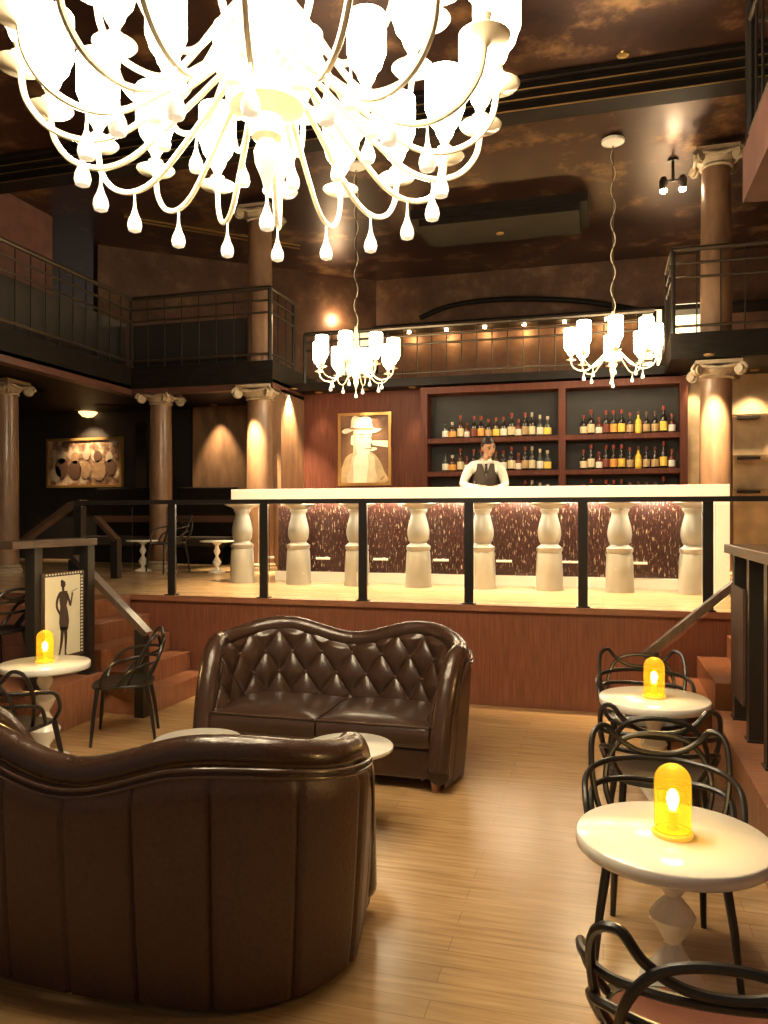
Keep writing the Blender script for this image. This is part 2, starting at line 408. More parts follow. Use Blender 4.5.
prof = [(.155, 0), (.155, .02), (.15, .05), (.148, .2), (.138, .40), (.13, .425), (.142, .44), (.142, .475), (.12, .49), (.10, .505), (.095, .515),
        (.115, .55), (.128, .61), (.128, .66), (.115, .73), (.098, .79), (.088, .83), (.086, .86), (.10, .88), (.105, .895), (.10, .905), (.13, .93), (.18, .95), (.215, .965), (.22, .985), (.22, 1.005), (.205, ph-.001), (.0001, ph-.001)]
for i in range(8):
    X = -4.32 + i * .7486
    m = MB().lathe(prof, 36, (X-cx0, 8.86-CY0, 0)); m.build('pedestal', M['pedestal'], bar)
for i in range(7):  # short white bars standing in for reflections beside the pedestals
    X = -4.32 + i*.7486
    m = MB(); m.tube([(X-cx0+.12, CY1-.35-CY0, .30), (X-cx0+.30, CY1-.35-CY0, .30)], .014, 8); m.tube([(X-cx0+.2, CY1-.35-CY0, .30), (X-cx0+.2, CY1-.15-CY0, .30)], .012, 8)
    m.build('reflection_bar', M['white'], bar)

# ------------------------------------------------------------------ glass balustrade on the platform edge
PY = 7.23
gp = [at_Y(x, PY).x for x in (172, 264, 363, 469, 583, 708)]
gb = thing('glass_balustrade', 'glass balustrade with black posts along the platform in front of the bar', 'balustrade', (gp[0], PY, PZ))
def relp(x, y, z): return (x - gp[0], y - PY, z - PZ)
zr = 1.895
xl = at_Y(76, PY).x; xr = at_Y(768, PY).x + 1.0
m = MB(); m.beam(relp(xl, PY, zr), relp(xr, PY, zr), .07, .045); m.build('handrail', M['black'], gb, smooth=False)
for x in gp + [2.0]:
    m = MB(); m.beam(relp(x, PY, PZ-.02), relp(x, PY, zr-.02), .085, .03); m.box(x-.06-gp[0], x+.06-gp[0], -.05, .05, 0, .015)
    m.build('post', M['black'], gb, smooth=False)
xs = [-4.86] + gp + [2.0]
for a_, b_ in zip(xs[:-1], xs[1:]):
    m = MB(); m.box(a_+.06-gp[0], b_-.06-gp[0], -.006, .006, .03, zr-PZ-.05); m.build('glass_panel', M['glass'], gb, smooth=False)

# ------------------------------------------------------------------ staircases
def stairs(xn, sgn, label):
    t = thing('staircase', label, 'staircase', (xn, 6.0, 0))
    n = 5; rise = PZ/n; run = .235
    for i in range(n):
        x0 = i*run*sgn; x1 = (n*run+.65)*sgn
        m = MB(); m.box(min(x0,x1), max(x0,x1), 0.0, 1.15, i*rise+.001, (i+1)*rise); m.build('step', M['step'] if 1 else 0, t, smooth=False, bevel=.006)
    # railing with slanted cap, glass and newel
    h0, h1 = .775, 1.38
    A = Vector((.04*sgn, -.03, h0)); B = Vector((.72*sgn, -.03, h1))
    m = MB(); m.beam(A + Vector((-.06*sgn, 0, -.05)), B, .10, .05); m.build('handrail', M['brownwood'], t, smooth=False)
    m = MB(); m.box(-.045+.04*sgn, .045+.04*sgn, -.075, .015, 0, h0-.01); m.build('newel_post', M['black'], t, smooth=False)
    m = MB(); m.box(-.04+.72*sgn, .04+.72*sgn, -.07, .01, 0, h1-.02); m.build('newel_post', M['black'], t, smooth=False)
    poly = [(.1, .1), (.68, .25), (.68, h1-.08), (.1, h0-.02)]
    m = MB(); m.slab([(a*sgn, b) for a, b in poly], (0, -.03, 0), (1,0,0), (0,0,1), -.005, .005); m.build('glass_panel', M['tint'], t, smooth=False)
    return t
stairs(-3.83, -1, 'wooden steps climbing to the platform beside the framed silhouette poster')
stairs(.30, 1, 'wooden steps at the walkway end of the platform, behind the round tables')
# handrails of the further flight beyond
hr = thing('stair_railing', 'slanted wooden handrails of the flight behind the silhouette poster', 'railing', (-6.0, 8.4, PZ))
def zz(px, py, Y): return at_Y(px, Y, py)
def L(p): return p - Vector((-6.0, 8.4, PZ))
m = MB(); m.beam(L(zz(24, 541, 8.0)), L(zz(73, 504, 8.0)), .14, .05); m.beam(L(zz(73,504,8.0)), L(zz(84,502,8.0)), .14, .05); m.build('handrail', M['brownwood'], hr, smooth=False)
m = MB(); m.beam(L(zz(96, 517, 9.0)), L(zz(117, 540, 9.0)), .12, .05); m.build('handrail', M['brownwood'], hr, smooth=False)
p = zz(116, 560, 9.0); m = MB(); m.box(p.x+6-.05, p.x+6+.05, .55, .65, 0, zz(116,540,9.0).z-PZ); m.build('post', M['black'], hr, smooth=False)
p = zz(80, 560, 8.0); m = MB(); m.box(p.x+6-.05, p.x+6+.05, -.45, -.35, 0, zz(80,506,8.0).z-PZ); m.build('post', M['black'], hr, smooth=False)
# low side plinths carrying the drink shelves
struct(MB().box(-13.2, -4.22, 4.75, 5.93, .001, .375).build('floor_landing', M['step'], smooth=False))
struct(MB().box(.74, 3.59, 3.2, 5.93, .001, .375).build('floor_walkway', M['step'], smooth=False))

# ------------------------------------------------------------------ drink rails with film posters
def drink_rail(X, ys, label, y0, y1, xw):
    t = thing('drink_rail', label, 'bar shelf', (X, ys[0], GZ))
    MB().box(min(-.06,xw), max(.10,xw), y0-ys[0], y1-ys[0], 1.12, 1.18).build('shelf_top', M['brownwood'], t, smooth=False, bevel=.004)
    for y in ys:
        MB().box(-.01, .08, y-ys[0]-.045, y-ys[0]+.045, 0, 1.12).build('post', M['black'], t, smooth=False)
        MB().box(-.02, .10, y-ys[0]-.06, y-ys[0]+.06, 0, .012).build('foot_plate', M['black'], t, smooth=False)
    return t
GZ = .375
drink_rail(.86, [5.74, 5.19, 4.65], 'tall walnut-topped drink shelf on black posts along the walkway', 3.9, 5.80, .5)
drink_rail(-4.38, [5.86, 5.20], 'tall walnut-topped drink shelf on black posts behind the lone table', 4.9, 5.92, -.16)

def poster(loc, ydir, W, H, label, flip=1):
    t = thing('film_poster', label, 'poster', loc)
    # local: a along +Y (ydir), b up
    def P(poly, x0, x1, mt, nm, sm=False):
        m = MB()
        for pl in poly: m.slab([(a*W*ydir, b*H) for a, b in pl], (0,0,0), (0,1,0), (0,0,1), x0, x1)
        return m.build(nm, mt, t, smooth=sm)
    rect = lambda a0,a1,b0,b1: [(a0,b0),(a1,b0),(a1,b1),(a0,b1)]
    P([rect(-.06,1.06,-.05,1.05)], -.012, .004, M['ink'], 'film_border')
    P([rect(0.0,.93,0,1)], .005, .008, M['cream'], 'poster_sheet')
    holes = [rect(.96,1.01,.0+i/24,.022+i/24) for i in range(24)] + [rect(0.02+i/13,.055+i/13,1.018,1.038) for i in range(13)]
    P(holes, .005, .008, M['cream'], 'film_perforation')
    m = MB()
    def P2(a, b): return Vector((.0095, a*W*ydir, b*H))
    def stroke(pts, ws):
        pts = [Vector((a*W, b*H)) for a, b in pts]; fine = []; fw = []
        for i in range(len(pts)-1):
            a_, b_, c_, d_ = pts[max(i-1,0)], pts[i], pts[i+1], pts[min(i+2, len(pts)-1)]
            for k in range(6):
                q = k/6; fine.append(.5*((2*b_) + (c_-a_)*q + (2*a_-5*b_+4*c_-d_)*q*q + (3*b_-a_-3*c_+d_)*q**3)); fw.append((ws[i]*(1-q) + ws[i+1]*q)*W)
        fine.append(pts[-1]); fw.append(ws[-1]*W)
        vs = []
        for i, p in enumerate(fine):
            d = (fine[min(i+1, len(fine)-1)] - fine[max(i-1, 0)]).normalized(); n_ = Vector((-d.y, d.x))*fw[i]/2
            vs += [Vector((.0095, (p+n_).x*ydir, (p+n_).y)), Vector((.0095, (p-n_).x*ydir, (p-n_).y))]
        m.add(vs, [(2*i, 2*i+1, 2*i+3, 2*i+2) for i in range(len(fine)-1)])
    stroke([(.47,.81),(.47,.70),(.465,.62),(.475,.54),(.485,.42),(.48,.32)], [.20,.23,.17,.23,.27,.20])      # trunk and dress
    stroke([(.52,.36),(.53,.2),(.52,.05),(.53,.0)], [.10,.075,.04,.06])
    stroke([(.44,.36),(.42,.2),(.37,.05),(.34,.0)], [.10,.075,.04,.06])
    stroke([(.38,.79),(.31,.72),(.29,.63),(.34,.56),(.39,.52)], [.07,.065,.055,.05,.05])                        # arm on hip
    stroke([(.56,.77),(.62,.68),(.65,.62)], [.06,.055,.05]); stroke([(.65,.61),(.69,.70),(.71,.78)], [.05,.04,.045]); stroke([(.69,.79),(.80,.81),(.86,.825)], [.012,.012,.012])
    stroke([(.46,.80),(.46,.86)], [.06,.06])
    m.add([P2(.46 + .065*cos(k*pi/10), .895 + .045*sin(k*pi/10)) for k in range(20)], [tuple(range(20))])
    m.add([P2(.43 + .04*cos(k*pi/6), .93 + .025*sin(k*pi/6)) for k in range(12)], [tuple(range(12))])
    m.build('silhouette', M['ink'], t, smooth=False)
    return t
poster((-4.285, 5.25, .60), 1, .46, .655, 'cream film-strip poster of a standing silhouette, fixed to the shelf by the steps')
poster((.842, 5.26, .60), 1, .42, .655, 'cream film-strip poster seen edge-on between black posts of the walkway shelf')

# ------------------------------------------------------------------ back bar shelving and bottles
SY0, SY1 = 11.66, 11.99
sx0 = at_Y(424, SY0).x; sx1 = at_Y(562, SY0).x; sx2 = at_Y(684, SY0).x
bs = thing('bottle_shelving', 'mahogany back bar shelving in two bays full of bottles', 'shelving', (sx0, SY0, PZ))
top = 3.62
S = [2.935, 2.43, 1.925, 1.2]
MB().box(.05, sx2-sx0-.05, SY1-SY0-.015, SY1-SY0-.002, 0, top-PZ).build('back_panel', M['darkwall'], bs, smooth=False)
for x in (sx0, sx1, sx2): MB().box(x-sx0-.05, x-sx0+.05, 0, SY1-SY0-.016, 0, top-PZ).build('upright', M['wallwood'], bs, smooth=False)
for z in S: MB().box(.056, sx2-sx0-.056, .005, SY1-SY0-.016, z-PZ-.07, z-PZ).build('shelf', M['wallwood'], bs, smooth=False)
MB().box(-.055, sx2-sx0+.055, 0, SY1-SY0-.016, top-PZ, top-PZ+.1).build('cornice', M['wallwood'], bs, smooth=False)

bm_ = {}
BC = {'dark': (.02,.013,.01), 'amber': (.06,.025,.01), 'red': (.11,.02,.014), 'green': (.02,.035,.015), 'yellow': (.85,.5,.05), 'clear': (.05,.055,.045)}
LC = {'white': (.8,.76,.65), 'cream': (.75,.62,.38), 'yellow': (.9,.6,.1), 'orange': (.75,.36,.08), 'tan': (.5,.34,.17), 'rust': (.2,.05,.03)}
CC = {'red': (.3,.05,.03), 'black': (.02,.015,.01), 'pale': (.6,.5,.36), 'brown': (.12,.05,.03)}
for k, v in BC.items(): bm_['b'+k] = mat('bottle_glass_'+k, v, .08, coat=.5)
for k, v in LC.items(): bm_['l'+k] = mat('paper_label_'+k, v, .6)
for k, v in CC.items(): bm_['c'+k] = mat('bottle_cap_'+k, v, .4)
mesh_cache = {}
def bottle(x, y, z, h, w, bc, lc, cc, label, group):
    key = (round(h,2), round(w,3), bc, lc, cc)
    if key not in mesh_cache:
        t = thing('bottle', label, 'bottle', (x,y,z), 0, group)
        r = w/2
        MB().lathe([(r*.9,0),(r,.01),(r,h*.52),(r*.93,h*.58),(r*.55,h*.66),(r*.34,h*.71),(r*.32,h*.86),(0.0001,h*.865)], 16).build('glass_body', bm_['b'+bc], t)
        MB().lathe([(r*.36,h*.83),(r*.40,h*.84),(r*.40,h),(0.0001,h)], 12).build('bottle_cap', bm_['c'+cc], t)
        MB().lathe([(r*1.02,h*.10),(r*1.03,h*.11),(r*1.03,h*.42),(r*1.02,h*.43)], 16).build('paper_label', bm_['l'+lc], t)
        mesh_cache[key] = t; return t
    return dup(mesh_cache[key], (x,y,z), 0, label, group)
# (px, top_y, width px, body, label, cap)
bayA = [(445.5,418,6.5,'clear','white','black'),(452.5,420,7.5,'amber','orange','pale'),(460.5,414,6.5,'amber','cream','red'),(467,421,5.5,'red','white','red'),(474,415,6.5,'dark','rust','red'),
        (481,415,7,'dark','orange','red'),(488.5,418,6.5,'dark','tan','red'),(496,417,6.5,'amber','yellow','red'),(503.5,416.5,6.5,'dark','white','red'),(511.5,413,7.5,'dark','cream','red'),
        (518.5,419,6,'red','white','red'),(525,413,6.5,'dark','tan','red'),(532,413,6.5,'dark','cream','pale'),(540,415.5,6.5,'clear','white','pale'),(547.5,417,7.5,'clear','yellow','pale')]
bayB = [(583.5,414,6.8,'dark','cream','red'),(591,409,7,'dark','cream','red'),(599,416,6.5,'red','white','red'),(606,410,7,'dark','rust','red'),(613.5,410,7,'dark','orange','red'),(621.5,409.5,7,'dark','yellow','red'),
        (630,412.5,6.5,'dark','tan','red'),(638.3,411.5,6.2,'yellow','yellow','brown'),(646.5,412,6.8,'dark','tan','brown'),(655,412,6.8,'dark','tan','brown'),(663.5,407,7,'dark','yellow','red'),(672,414.5,6.5,'red','white','red')]
ords = ['first','second','third','fourth','fifth','sixth','seventh','eighth','ninth','tenth','eleventh','twelfth','thirteenth','fourteenth','fifteenth']
BYY = 11.80
for bay, nm, base in ((bayA, 'portrait bay', 436.0), (bayB, 'column bay', 433.0)):
    for zi, (zs, sh) in enumerate(((S[0],'top'),(S[1],'middle'),(S[2],'lowest'))):
        for i, (px, ty, wp, bc, lc, cc) in enumerate(bay):
            if zi == 2 and bay is bayA and i in (1,3,5,7,9,10): continue
            p = at_Y(px, BYY); Z = -p.x*SA + BYY*CA
            h = (base - ty)/F*Z*1.06; wd = wp/F*Z*1.0
            bottle(p.x, BYY, zs, h, wd, bc, lc, cc, f'{dict(clear="smoky", amber="brown", red="reddish").get(bc, bc)} bottle with {lc} label, {ords[i]} from portrait end, {sh} shelf, {nm}', f'bottles on the {sh} shelf of the {nm}')

# ------------------------------------------------------------------ portrait
def portrait():
    a = at_Y(339, 11.98, 486); b = at_Y(392, 11.98, 412)
    W = b.x - a.x; H = b.z - a.z
    t = thing('framed_portrait', 'gilt-framed pale portrait of a hatted smoker on the wood wall by the bar', 'portrait', (a.x, 11.955, a.z))
    ux, uz = (1,0,0), (0,0,1)
    f = MB(); e = .045
    f.box(0,W,-.03,.04,0,e).box(0,W,-.03,.04,H-e,H).box(0,e,-.03,.04,e,H-e).box(W-e,W,-.03,.04,e,H-e)
    f.build('gilt_frame', M['frame_gold'], t, smooth=False)
    bgm = ramp_noise_mat('portrait_ground', [(.35, (.10,.045,.025)), (.6, (.22,.12,.06)), (.75, (.32,.2,.1))], 1.6, rough=.5)
    MB().box(e,W-e,0,.02,e,H-e).build('canvas', bgm, t, smooth=False)
    pal = mat('portrait_cream', (.80,.76,.62), .5, noise=.12, scale=5); pale2 = mat('portrait_tan', (.50,.38,.22), .5, noise=.3, scale=4); dk = mat('portrait_shadow', (.10,.05,.03), .5)
    from mathutils.geometry import tessellate_polygon
    def pt(polys, mt, nm, y):
        m = MB()
        for pl in polys:
            v3 = [Vector((e+u*(W-2*e), y, e+v*(H-2*e))) for u, v in pl]
            m.add(v3, [tuple(x) for x in tessellate_polygon([v3])])
        return m.build(nm, mt, t, smooth=False)
    def sm(pts, n=6): return [(p.x, p.y) for p in spline([(a, b, 0) for a, b in pts], n, closed=True)]
    mid = mat('portrait_grey', (.62,.52,.36), .5, noise=.2, scale=6)
    pt([sm([(.02,0),(.93,0),(.9,.18),(.78,.36),(.62,.46),(.35,.46),(.16,.42),(.05,.3)])], pale2, 'painted_coat', -.002)
    pt([sm([(.16,0),(.72,0),(.72,.2),(.66,.42),(.3,.44),(.2,.25)])], mid, 'painted_collar', -.003)
    pt([[(.26,0),(.54,0),(.58,.3),(.56,.46),(.34,.46),(.26,.3)]], pal, 'painted_shirt', -.004)
    pt([sm([(.33,.40),(.50,.38),(.60,.44),(.625,.52),(.62,.57),(.67,.61),(.63,.66),(.63,.78),(.30,.80),(.26,.66),(.27,.5)]), sm([(.21,.58),(.27,.58),(.28,.7),(.22,.7)])], pal, 'painted_face', -.006)
    pt([sm([(.26,.44),(.34,.42),(.32,.6),(.31,.76),(.26,.76),(.27,.6)]), sm([(.40,.685),(.50,.685),(.49,.665),(.41,.66)]), sm([(.56,.68),(.62,.68),(.61,.66),(.57,.66)])], mid, 'painted_shade', -.007)
    pt([sm([(.02,.77),(.10,.735),(.28,.785),(.5,.79),(.68,.74),(.80,.765),(.84,.80),(.68,.82),(.62,.95),(.52,1.0),(.42,.98),(.28,1.0),(.22,.94),(.2,.83),(.08,.81)], 5)], pal, 'painted_hat', -.008)
    pt([[(.66,.56),(.98,.52),(.98,.62),(.66,.625)], sm([(.64,.47),(.75,.49),(.74,.52),(.64,.52)])], pal, 'painted_cigar', -.008)
    pt([sm([(.2,.80),(.4,.79),(.66,.785),(.66,.815),(.4,.82),(.2,.825)]), sm([(.37,.715),(.50,.715),(.50,.725),(.38,.73)]), sm([(.55,.715),(.63,.71),(.63,.72),(.56,.728)]), sm([(.50,.505),(.64,.50),(.64,.515),(.52,.515)]), sm([(.6,.60),(.65,.595),(.64,.605),(.6,.61)]), [(.84,.03),(.93,.09),(.9,.1),(.82,.05)]], mat('portrait_line', (.30,.2,.12), .5), 'painted_lines', -.010)
portrait()
def figure_painting():
    a = at_Y(49, 12.9, 488); b = at_Y(124, 12.9, 437)
    W = b.x - a.x; H = b.z - a.z
    t = thing('framed_painting', 'dim framed painting of huddled figures on the dark lounge wall', 'painting', (a.x, 12.85, a.z))
    f = MB(); e = .05
    f.box(0,W,-.03,.05,0,e).box(0,W,-.03,.05,H-e,H).box(0,e,-.03,.05,e,H-e).box(W-e,W,-.03,.05,e,H-e)
    f.build('dark_frame', M['frame_gold'], t, smooth=False)
    MB().box(e,W-e,0,.02,e,H-e).build('canvas', ramp_noise_mat('figure_painting_ground', [(.38,(.06,.035,.022)),(.5,(.24,.13,.08)),(.6,(.5,.38,.26))], 4, rough=.4, detail=4), t, smooth=False)
    cols = [mat('painted_ochre',(.30,.18,.10),.5,noise=.3,scale=8), mat('painted_umber',(.10,.05,.03),.5), mat('painted_pale',(.38,.29,.2),.5,noise=.2,scale=8)]
    spec = [(.2,.62,.10,2),(.2,.40,.15,1),(.38,.6,.09,0),(.38,.36,.14,1),(.53,.66,.08,2),(.52,.35,.13,0),(.68,.62,.09,1),(.70,.34,.15,0),(.83,.6,.08,2),(.85,.4,.12,1),(.12,.28,.12,2)]
    for (u,v,r,c) in spec:
        MB().lathe([(0.0001,0),(r*.95,.0),(r,.003)], 16, (u*W, -.006, v*H), Matrix.Diagonal((1,1,1.3)) @ Matrix.Rotation(pi/2, 3, 'X')).build('figure_print', cols[c], t, smooth=False)
figure_painting()
# wall the painting hangs on: mirrored strip + panel
struct(MB().box(-13.2, -7.35, 12.95, 13.05, PZ, MZ0).build('wall_picture', M['darkwall'], smooth=False))
pc = at_Y(141, 12.9)
tag(MB().box(pc.x-.1, pc.x+.12, 12.88, 12.94, 2.0, 3.5).build('mirror_strip', mat('antique_mirror', (.55,.42,.3), .12, metal=1., noise=.3, scale=3)), 'narrow antique mirror strip next to the huddled figures painting', 'mirror')
# banquettes
def banquette(px0, px1, label):
    a = at_Y(px0, 12.3).x; b = at_Y(px1, 12.3).x; w_ = b-a
    t = thing('banquette', label, 'bench', (a, 12.25, PZ))
    MB().box(0, w_, .35, .48, .2, 1.35).build('backrest', M['darkwood'], t, smooth=False, bevel=.02)
    MB().box(0, w_, -.12, .34, .30, .47).build('seat', M['vest'], t, smooth=False, bevel=.03)
    MB().box(0.02, w_-.02, -.08, .48, 0, .29).build('base', M['darkwood'], t, smooth=False)
    MB().box(0, w_, .30, .349, .72, .84).build('leather_band', M['tan'], t, smooth=False)
banquette(86, 150, 'low dark banquette under the figure painting')
banquette(168, 228, 'dark banquette beneath the tall lit alcove wall')
# alcove wall lit by a downlight
p = at_Y(216, 12.75)
struct(MB().box(p.x-.5, p.x+.6, 12.8, 12.9, PZ, MZ0).build('wall_alcove', M['column'], smooth=False))

# wall shelves at the far corner past the bar
for k, (y_, nm) in enumerate(((414, 'highest'), (455, 'middle one'), (489, 'lowest'))):
    p = at_Y(748, 11.8, y_)
    t = thing('wall_shelf', f'small glass wall shelf past the tall column, {nm} of three', 'shelf', (p.x-.24, 11.8, p.z), group='glass shelves by the tall column')
    MB().box(0, .62, 0, .2, -.02, 0).build('shelf_board', M['tint'], t, smooth=False)
    MB().prism([(.1,.0),(.4,.0),(.36,.19),(.14,.19)], -.06, -.021).build('bracket', M['black'], t, smooth=False)
struct(MB().box(1.62, 3.59, 11.95, 11.995, PZ, MZ0).build('wall_corner', M['sand'], smooth=False))
p = at_Y(693, 11.9)
struct(MB().box(p.x-.14, p.x+.14, 11.8, 11.99, PZ, MZ0).build('wall_pilaster', M['sand'], smooth=False))

# ------------------------------------------------------------------ chandeliers
def drop_prof(s): return [(.002,.20*s),(.005*s,.17*s),(.008*s,.13*s),(.018*s,.095*s),(.032*s,.065*s),(.037*s,.038*s),(.030*s,.012*s),(.0001,0)]
def chandelier(loc, label, Rd, Rp, zd, zp, n, r_arm, sh_w, sh_h, s, mshade, tier2=None, seg=14, top_r=None, off0=.05):
    """loc = centre at the height of the lowest drops. Rd/zd: lowest arm radius/height, Rp/zp: plate radius/height, s: detail scale"""
    t = thing('chandelier', label, 'chandelier', loc)
    hb = zp + .15*s*2
    bodyz = zp*1.02
    def body():
        z = bodyz; k = s
        pr = [(.0001, .12*k), (.02*k,.12*k), (.035*k,.30*k), (.05*k,.34*k)]
        pr = [(.005*k, z-.48*k), (.012*k, z-.42*k), (.03*k, z-.36*k), (.055*k, z-.30*k), (.06*k, z-.25*k), (.04*k, z-.20*k), (.07*k, z-.185*k), (.085*k, z-.14*k), (.07*k, z-.095*k), (.06*k, z-.09*k),
              (.17*k, z-.05*k), (.19*k, z+.0*k), (.17*k, z+.05*k), (.10*k, z+.10*k), (.08*k, z+.16*k), (.13*k, z+.24*k), (.15*k, z+.34*k), (.12*k, z+.46*k), (.06*k, z+.55*k), (.05*k, z+.8*k), (.03*k, z+.95*k), (.0001, z+.97*k)]
        MB().lathe(pr, 28).build('stem_body', M['whitechand'], t)
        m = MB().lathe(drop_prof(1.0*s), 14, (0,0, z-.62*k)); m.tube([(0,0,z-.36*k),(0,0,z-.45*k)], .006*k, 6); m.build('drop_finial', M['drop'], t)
    body()
    def tier(n, Rd, Rp, zd, zp, off, protos):
        arms = []
        a0 = None
        for i in range(n):
            th = off + 2*pi*i/n
            if a0 is None:
                q = MB()
                zt = zp + .10*s
                pts = spline([(.06*s,0,zp+.02), (Rd*.22,0,zt+.04*s), (Rd*.42,0,zt-.08*s), (Rd*.62,0,zd+(zt-zd)*.42), (Rd*.82,0,zd+(zt-zd)*.1), (Rd,0,zd), (Rd+(Rp-Rd)*.55,0,zd+(zp-zd)*.14), (Rd+(Rp-Rd)*.9,0,zd+(zp-zd)*.5), (Rp,0,zp-.02)], 6)
                q.tube(pts, r_arm, 8); arm = q.build('arm', M['whitechand'], t)
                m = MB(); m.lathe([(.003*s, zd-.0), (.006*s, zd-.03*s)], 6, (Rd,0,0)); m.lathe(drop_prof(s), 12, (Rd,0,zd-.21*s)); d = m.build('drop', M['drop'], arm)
                r = sh_w/2
                pl = MB(); pl.lathe([(.012*s,-.03*s),(.03*s,-.012*s),(.095*s,.0),(.105*s,.012*s),(.09*s,.014*s),(.03*s,.006*s),(.025*s,.03*s),(.04*s,.045*s),(.04*s,.06*s),(.02*s,.075*s),(.03*s,.1*s),(.0001,.1*s)], 20, (Rp,0,zp)); dish = pl.build('dish', M['whitechand'], arm)
                z0 = zp + .10*s
                sd = MB(); sd.lathe([(r*.25,z0),(r*.42,z0+.03*s),(r*.5,z0+.06*s),(r*.78,z0+.10*s),(r*.85,z0+.13*s),(r,z0+.17*s),(r,z0+sh_h),(r*.97,z0+sh_h+.005),(r*.9,z0+sh_h)], 24, (Rp,0,0)); shade = sd.build('lamp_shade', mshade, arm)
                a0 = arm; arm.rotation_euler = (0,0,th); ch = [d, dish, shade]
            else:
                arm = a0.copy(); COL.objects.link(arm); arm.parent = t; arm.rotation_euler = (0,0,th)
                for c in ch:
                    e = c.copy(); COL.objects.link(e); e.parent = arm
    tier(n, Rd, Rp, zd, zp, off0, None)
    if tier2: tier(tier2[0], tier2[1], tier2[2], tier2[3], tier2[4], .15, None)
    # cord, wavy chain and canopy
    ztop = CEIL - loc[2]
    zc = bodyz + .9*s
    m = MB(); m.tube([(0,0,zc),(0,0,ztop-.02)], .007, 6); m.build('cord', M['rail'], t)
    pts = [(.028*sin(k*.55), 0, zc + (ztop-.03-zc)*k/60) for k in range(61)]
    m = MB(); m.tube(pts, .006, 5); m.build('cable', M['whitechand'], t)
    m = MB(); m.lathe([(.0001,ztop-.10),(.05,ztop-.10),(.14,ztop-.06),(.145,ztop-.03),(.10,ztop-.001),(.0001,ztop-.001)], 24); m.build('canopy', M['white'], t)
    return t
h = 1.5
BC3 = Vector((-.54*CA - 3.6*SA, -.54*SA + 3.6*CA, EYE + h - .075))
big = chandelier(BC3, 'huge tiered white chandelier with many shaded lights hanging over the sofas', .80, 1.05, .22, .50, 18, .0145, .215, .36, 1.0, M['shade'], tier2=(12, .50, .74, .50, .80), off0=.175)
def chx(px, py, Z):  # from camera depth
    xc = (px-384)/F*Z; return Vector((xc*CA - Z*SA, xc*SA + Z*CA, EYE + (HOR-py)/F*Z))
c1 = chx(613, 387, 9.9); c2 = chx(356, 397, 10.6)
chandelier(c1, 'small white chandelier hanging in front of the bottle shelving and gallery corner', .36, .52, .22, .36, 8, .009, .175, .34, .62, M['shade_small'])
chandelier(c2, 'small white chandelier hanging above the hatted portrait', .36, .52, .22, .36, 8, .009, .175, .34, .62, M['shade_small'])

# ------------------------------------------------------------------ downlights
def downlight(x, y, z, label, e=0, tgt=None, ang=70, col=(1,.72,.4), size=.03, blend=.8):
    t = thing('downlight', label, 'spotlight', (x, y, z), group=None)
    MB().lathe([(.045,-.012),(.06,-.014),(.065,-.004),(.06,0),(.045,0)], 20).build('trim_ring', M['brass'], t)
    MB().lathe([(.0001,-.006),(.044,-.006)], 16).build('lens', M['spot'], t, smooth=False)
    if e:
        l = light('SPOT', 'downlight_beam', (x, y, z-.03), e, col, size, (0,0,0), ang, blend)
        if tgt: aim(l, tgt)
        l.location = (x,y,z-.03)
    return t
p = at_Y(286, 11.4)
downlight(-4.66, 11.35, MZ0-.001, 'downlight grazing the pier beside the thick lit column', 560, (-4.76, 11.4, 2.3), 75)
pcx = at_Y(260, 10.98).x
downlight(pcx+.1, 10.5, 3.66-.0, 'downlight in front of the thick lit column by the pier', 55, (pcx, 10.95, 1.6), 60) if 0 else None
p = at_Y(366, 11.8); downlight(p.x, 11.72, MZ0-.001, 'picture downlight right over the hatted portrait frame'.replace('right over', 'set over'), 105, (p.x, 11.95, 2.4), 62)
p = at_Y(321, 11.9); downlight(p.x, 11.8, MZ0-.001, 'downlight between the pier and the hatted portrait', 40, (p.x, 11.99, 1.8), 50)
p = at_Y(415, 11.9); downlight(p.x, 11.75, MZ0-.001, 'downlight between the hatted portrait and the bottle shelving', 40, (p.x, 11.99, 1.8), 50)
p = at_Y(218, 12.7); downlight(p.x, 12.55, MZ0-.001, 'downlight over the alcove wall behind the banquette', 170, (p.x, 12.8, 2.0), 62)
p = at_Y(88, 12.8); downlight(p.x, 12.5, MZ0-.001, 'downlight over the huddled figures painting', 140, (p.x, 12.85, 2.9), 80)
p = at_Y(748, 11.8); downlight(p.x+.05, 11.6, MZ0-.001, 'downlight over the glass wall shelves', 130, (p.x+.05, 11.95, 2.0), 80)
p = at_Y(693, 11.8); downlight(p.x, 11.6, MZ0-.001, 'downlight over the narrow pilaster beside the shelving', 60, (p.x, 11.9, 2.0), 60)
for k, px in enumerate((470, 520, 600, 650)):  # added spots, hidden behind the beam, to brighten the bottles
    p = at_Y(px, 11.3)
    downlight(p.x, 9.3, CEIL-.001, f'added unseen downlight behind the deep beam, {ords[k]} of four from the portrait side', 130, (p.x, 11.75, 2.7), 26)
Zc = (CEIL-EYE)*F/(HOR-54); q1 = chx(623, 54, Zc); q2 = chx(300, 54, Zc)
q3 = chx(480, 20, (CEIL-EYE)*F/(HOR-20))
for q_, tx, lb, en in ((q1, .25, 'recessed ceiling light near the chandelier canopy, beside the deep beam', 250), (q2, -2.9, 'added unseen light above the huge chandelier, on its poster side', 2600), (q3, .2, 'added unseen light above the huge chandelier, on its walkway side', 3000)):  # second and third are added, out of sight, to brighten the counter front
    downlight(q_.x, q_.y, CEIL-.001, lb, en, (tx, 8.6, 2.0), 52)
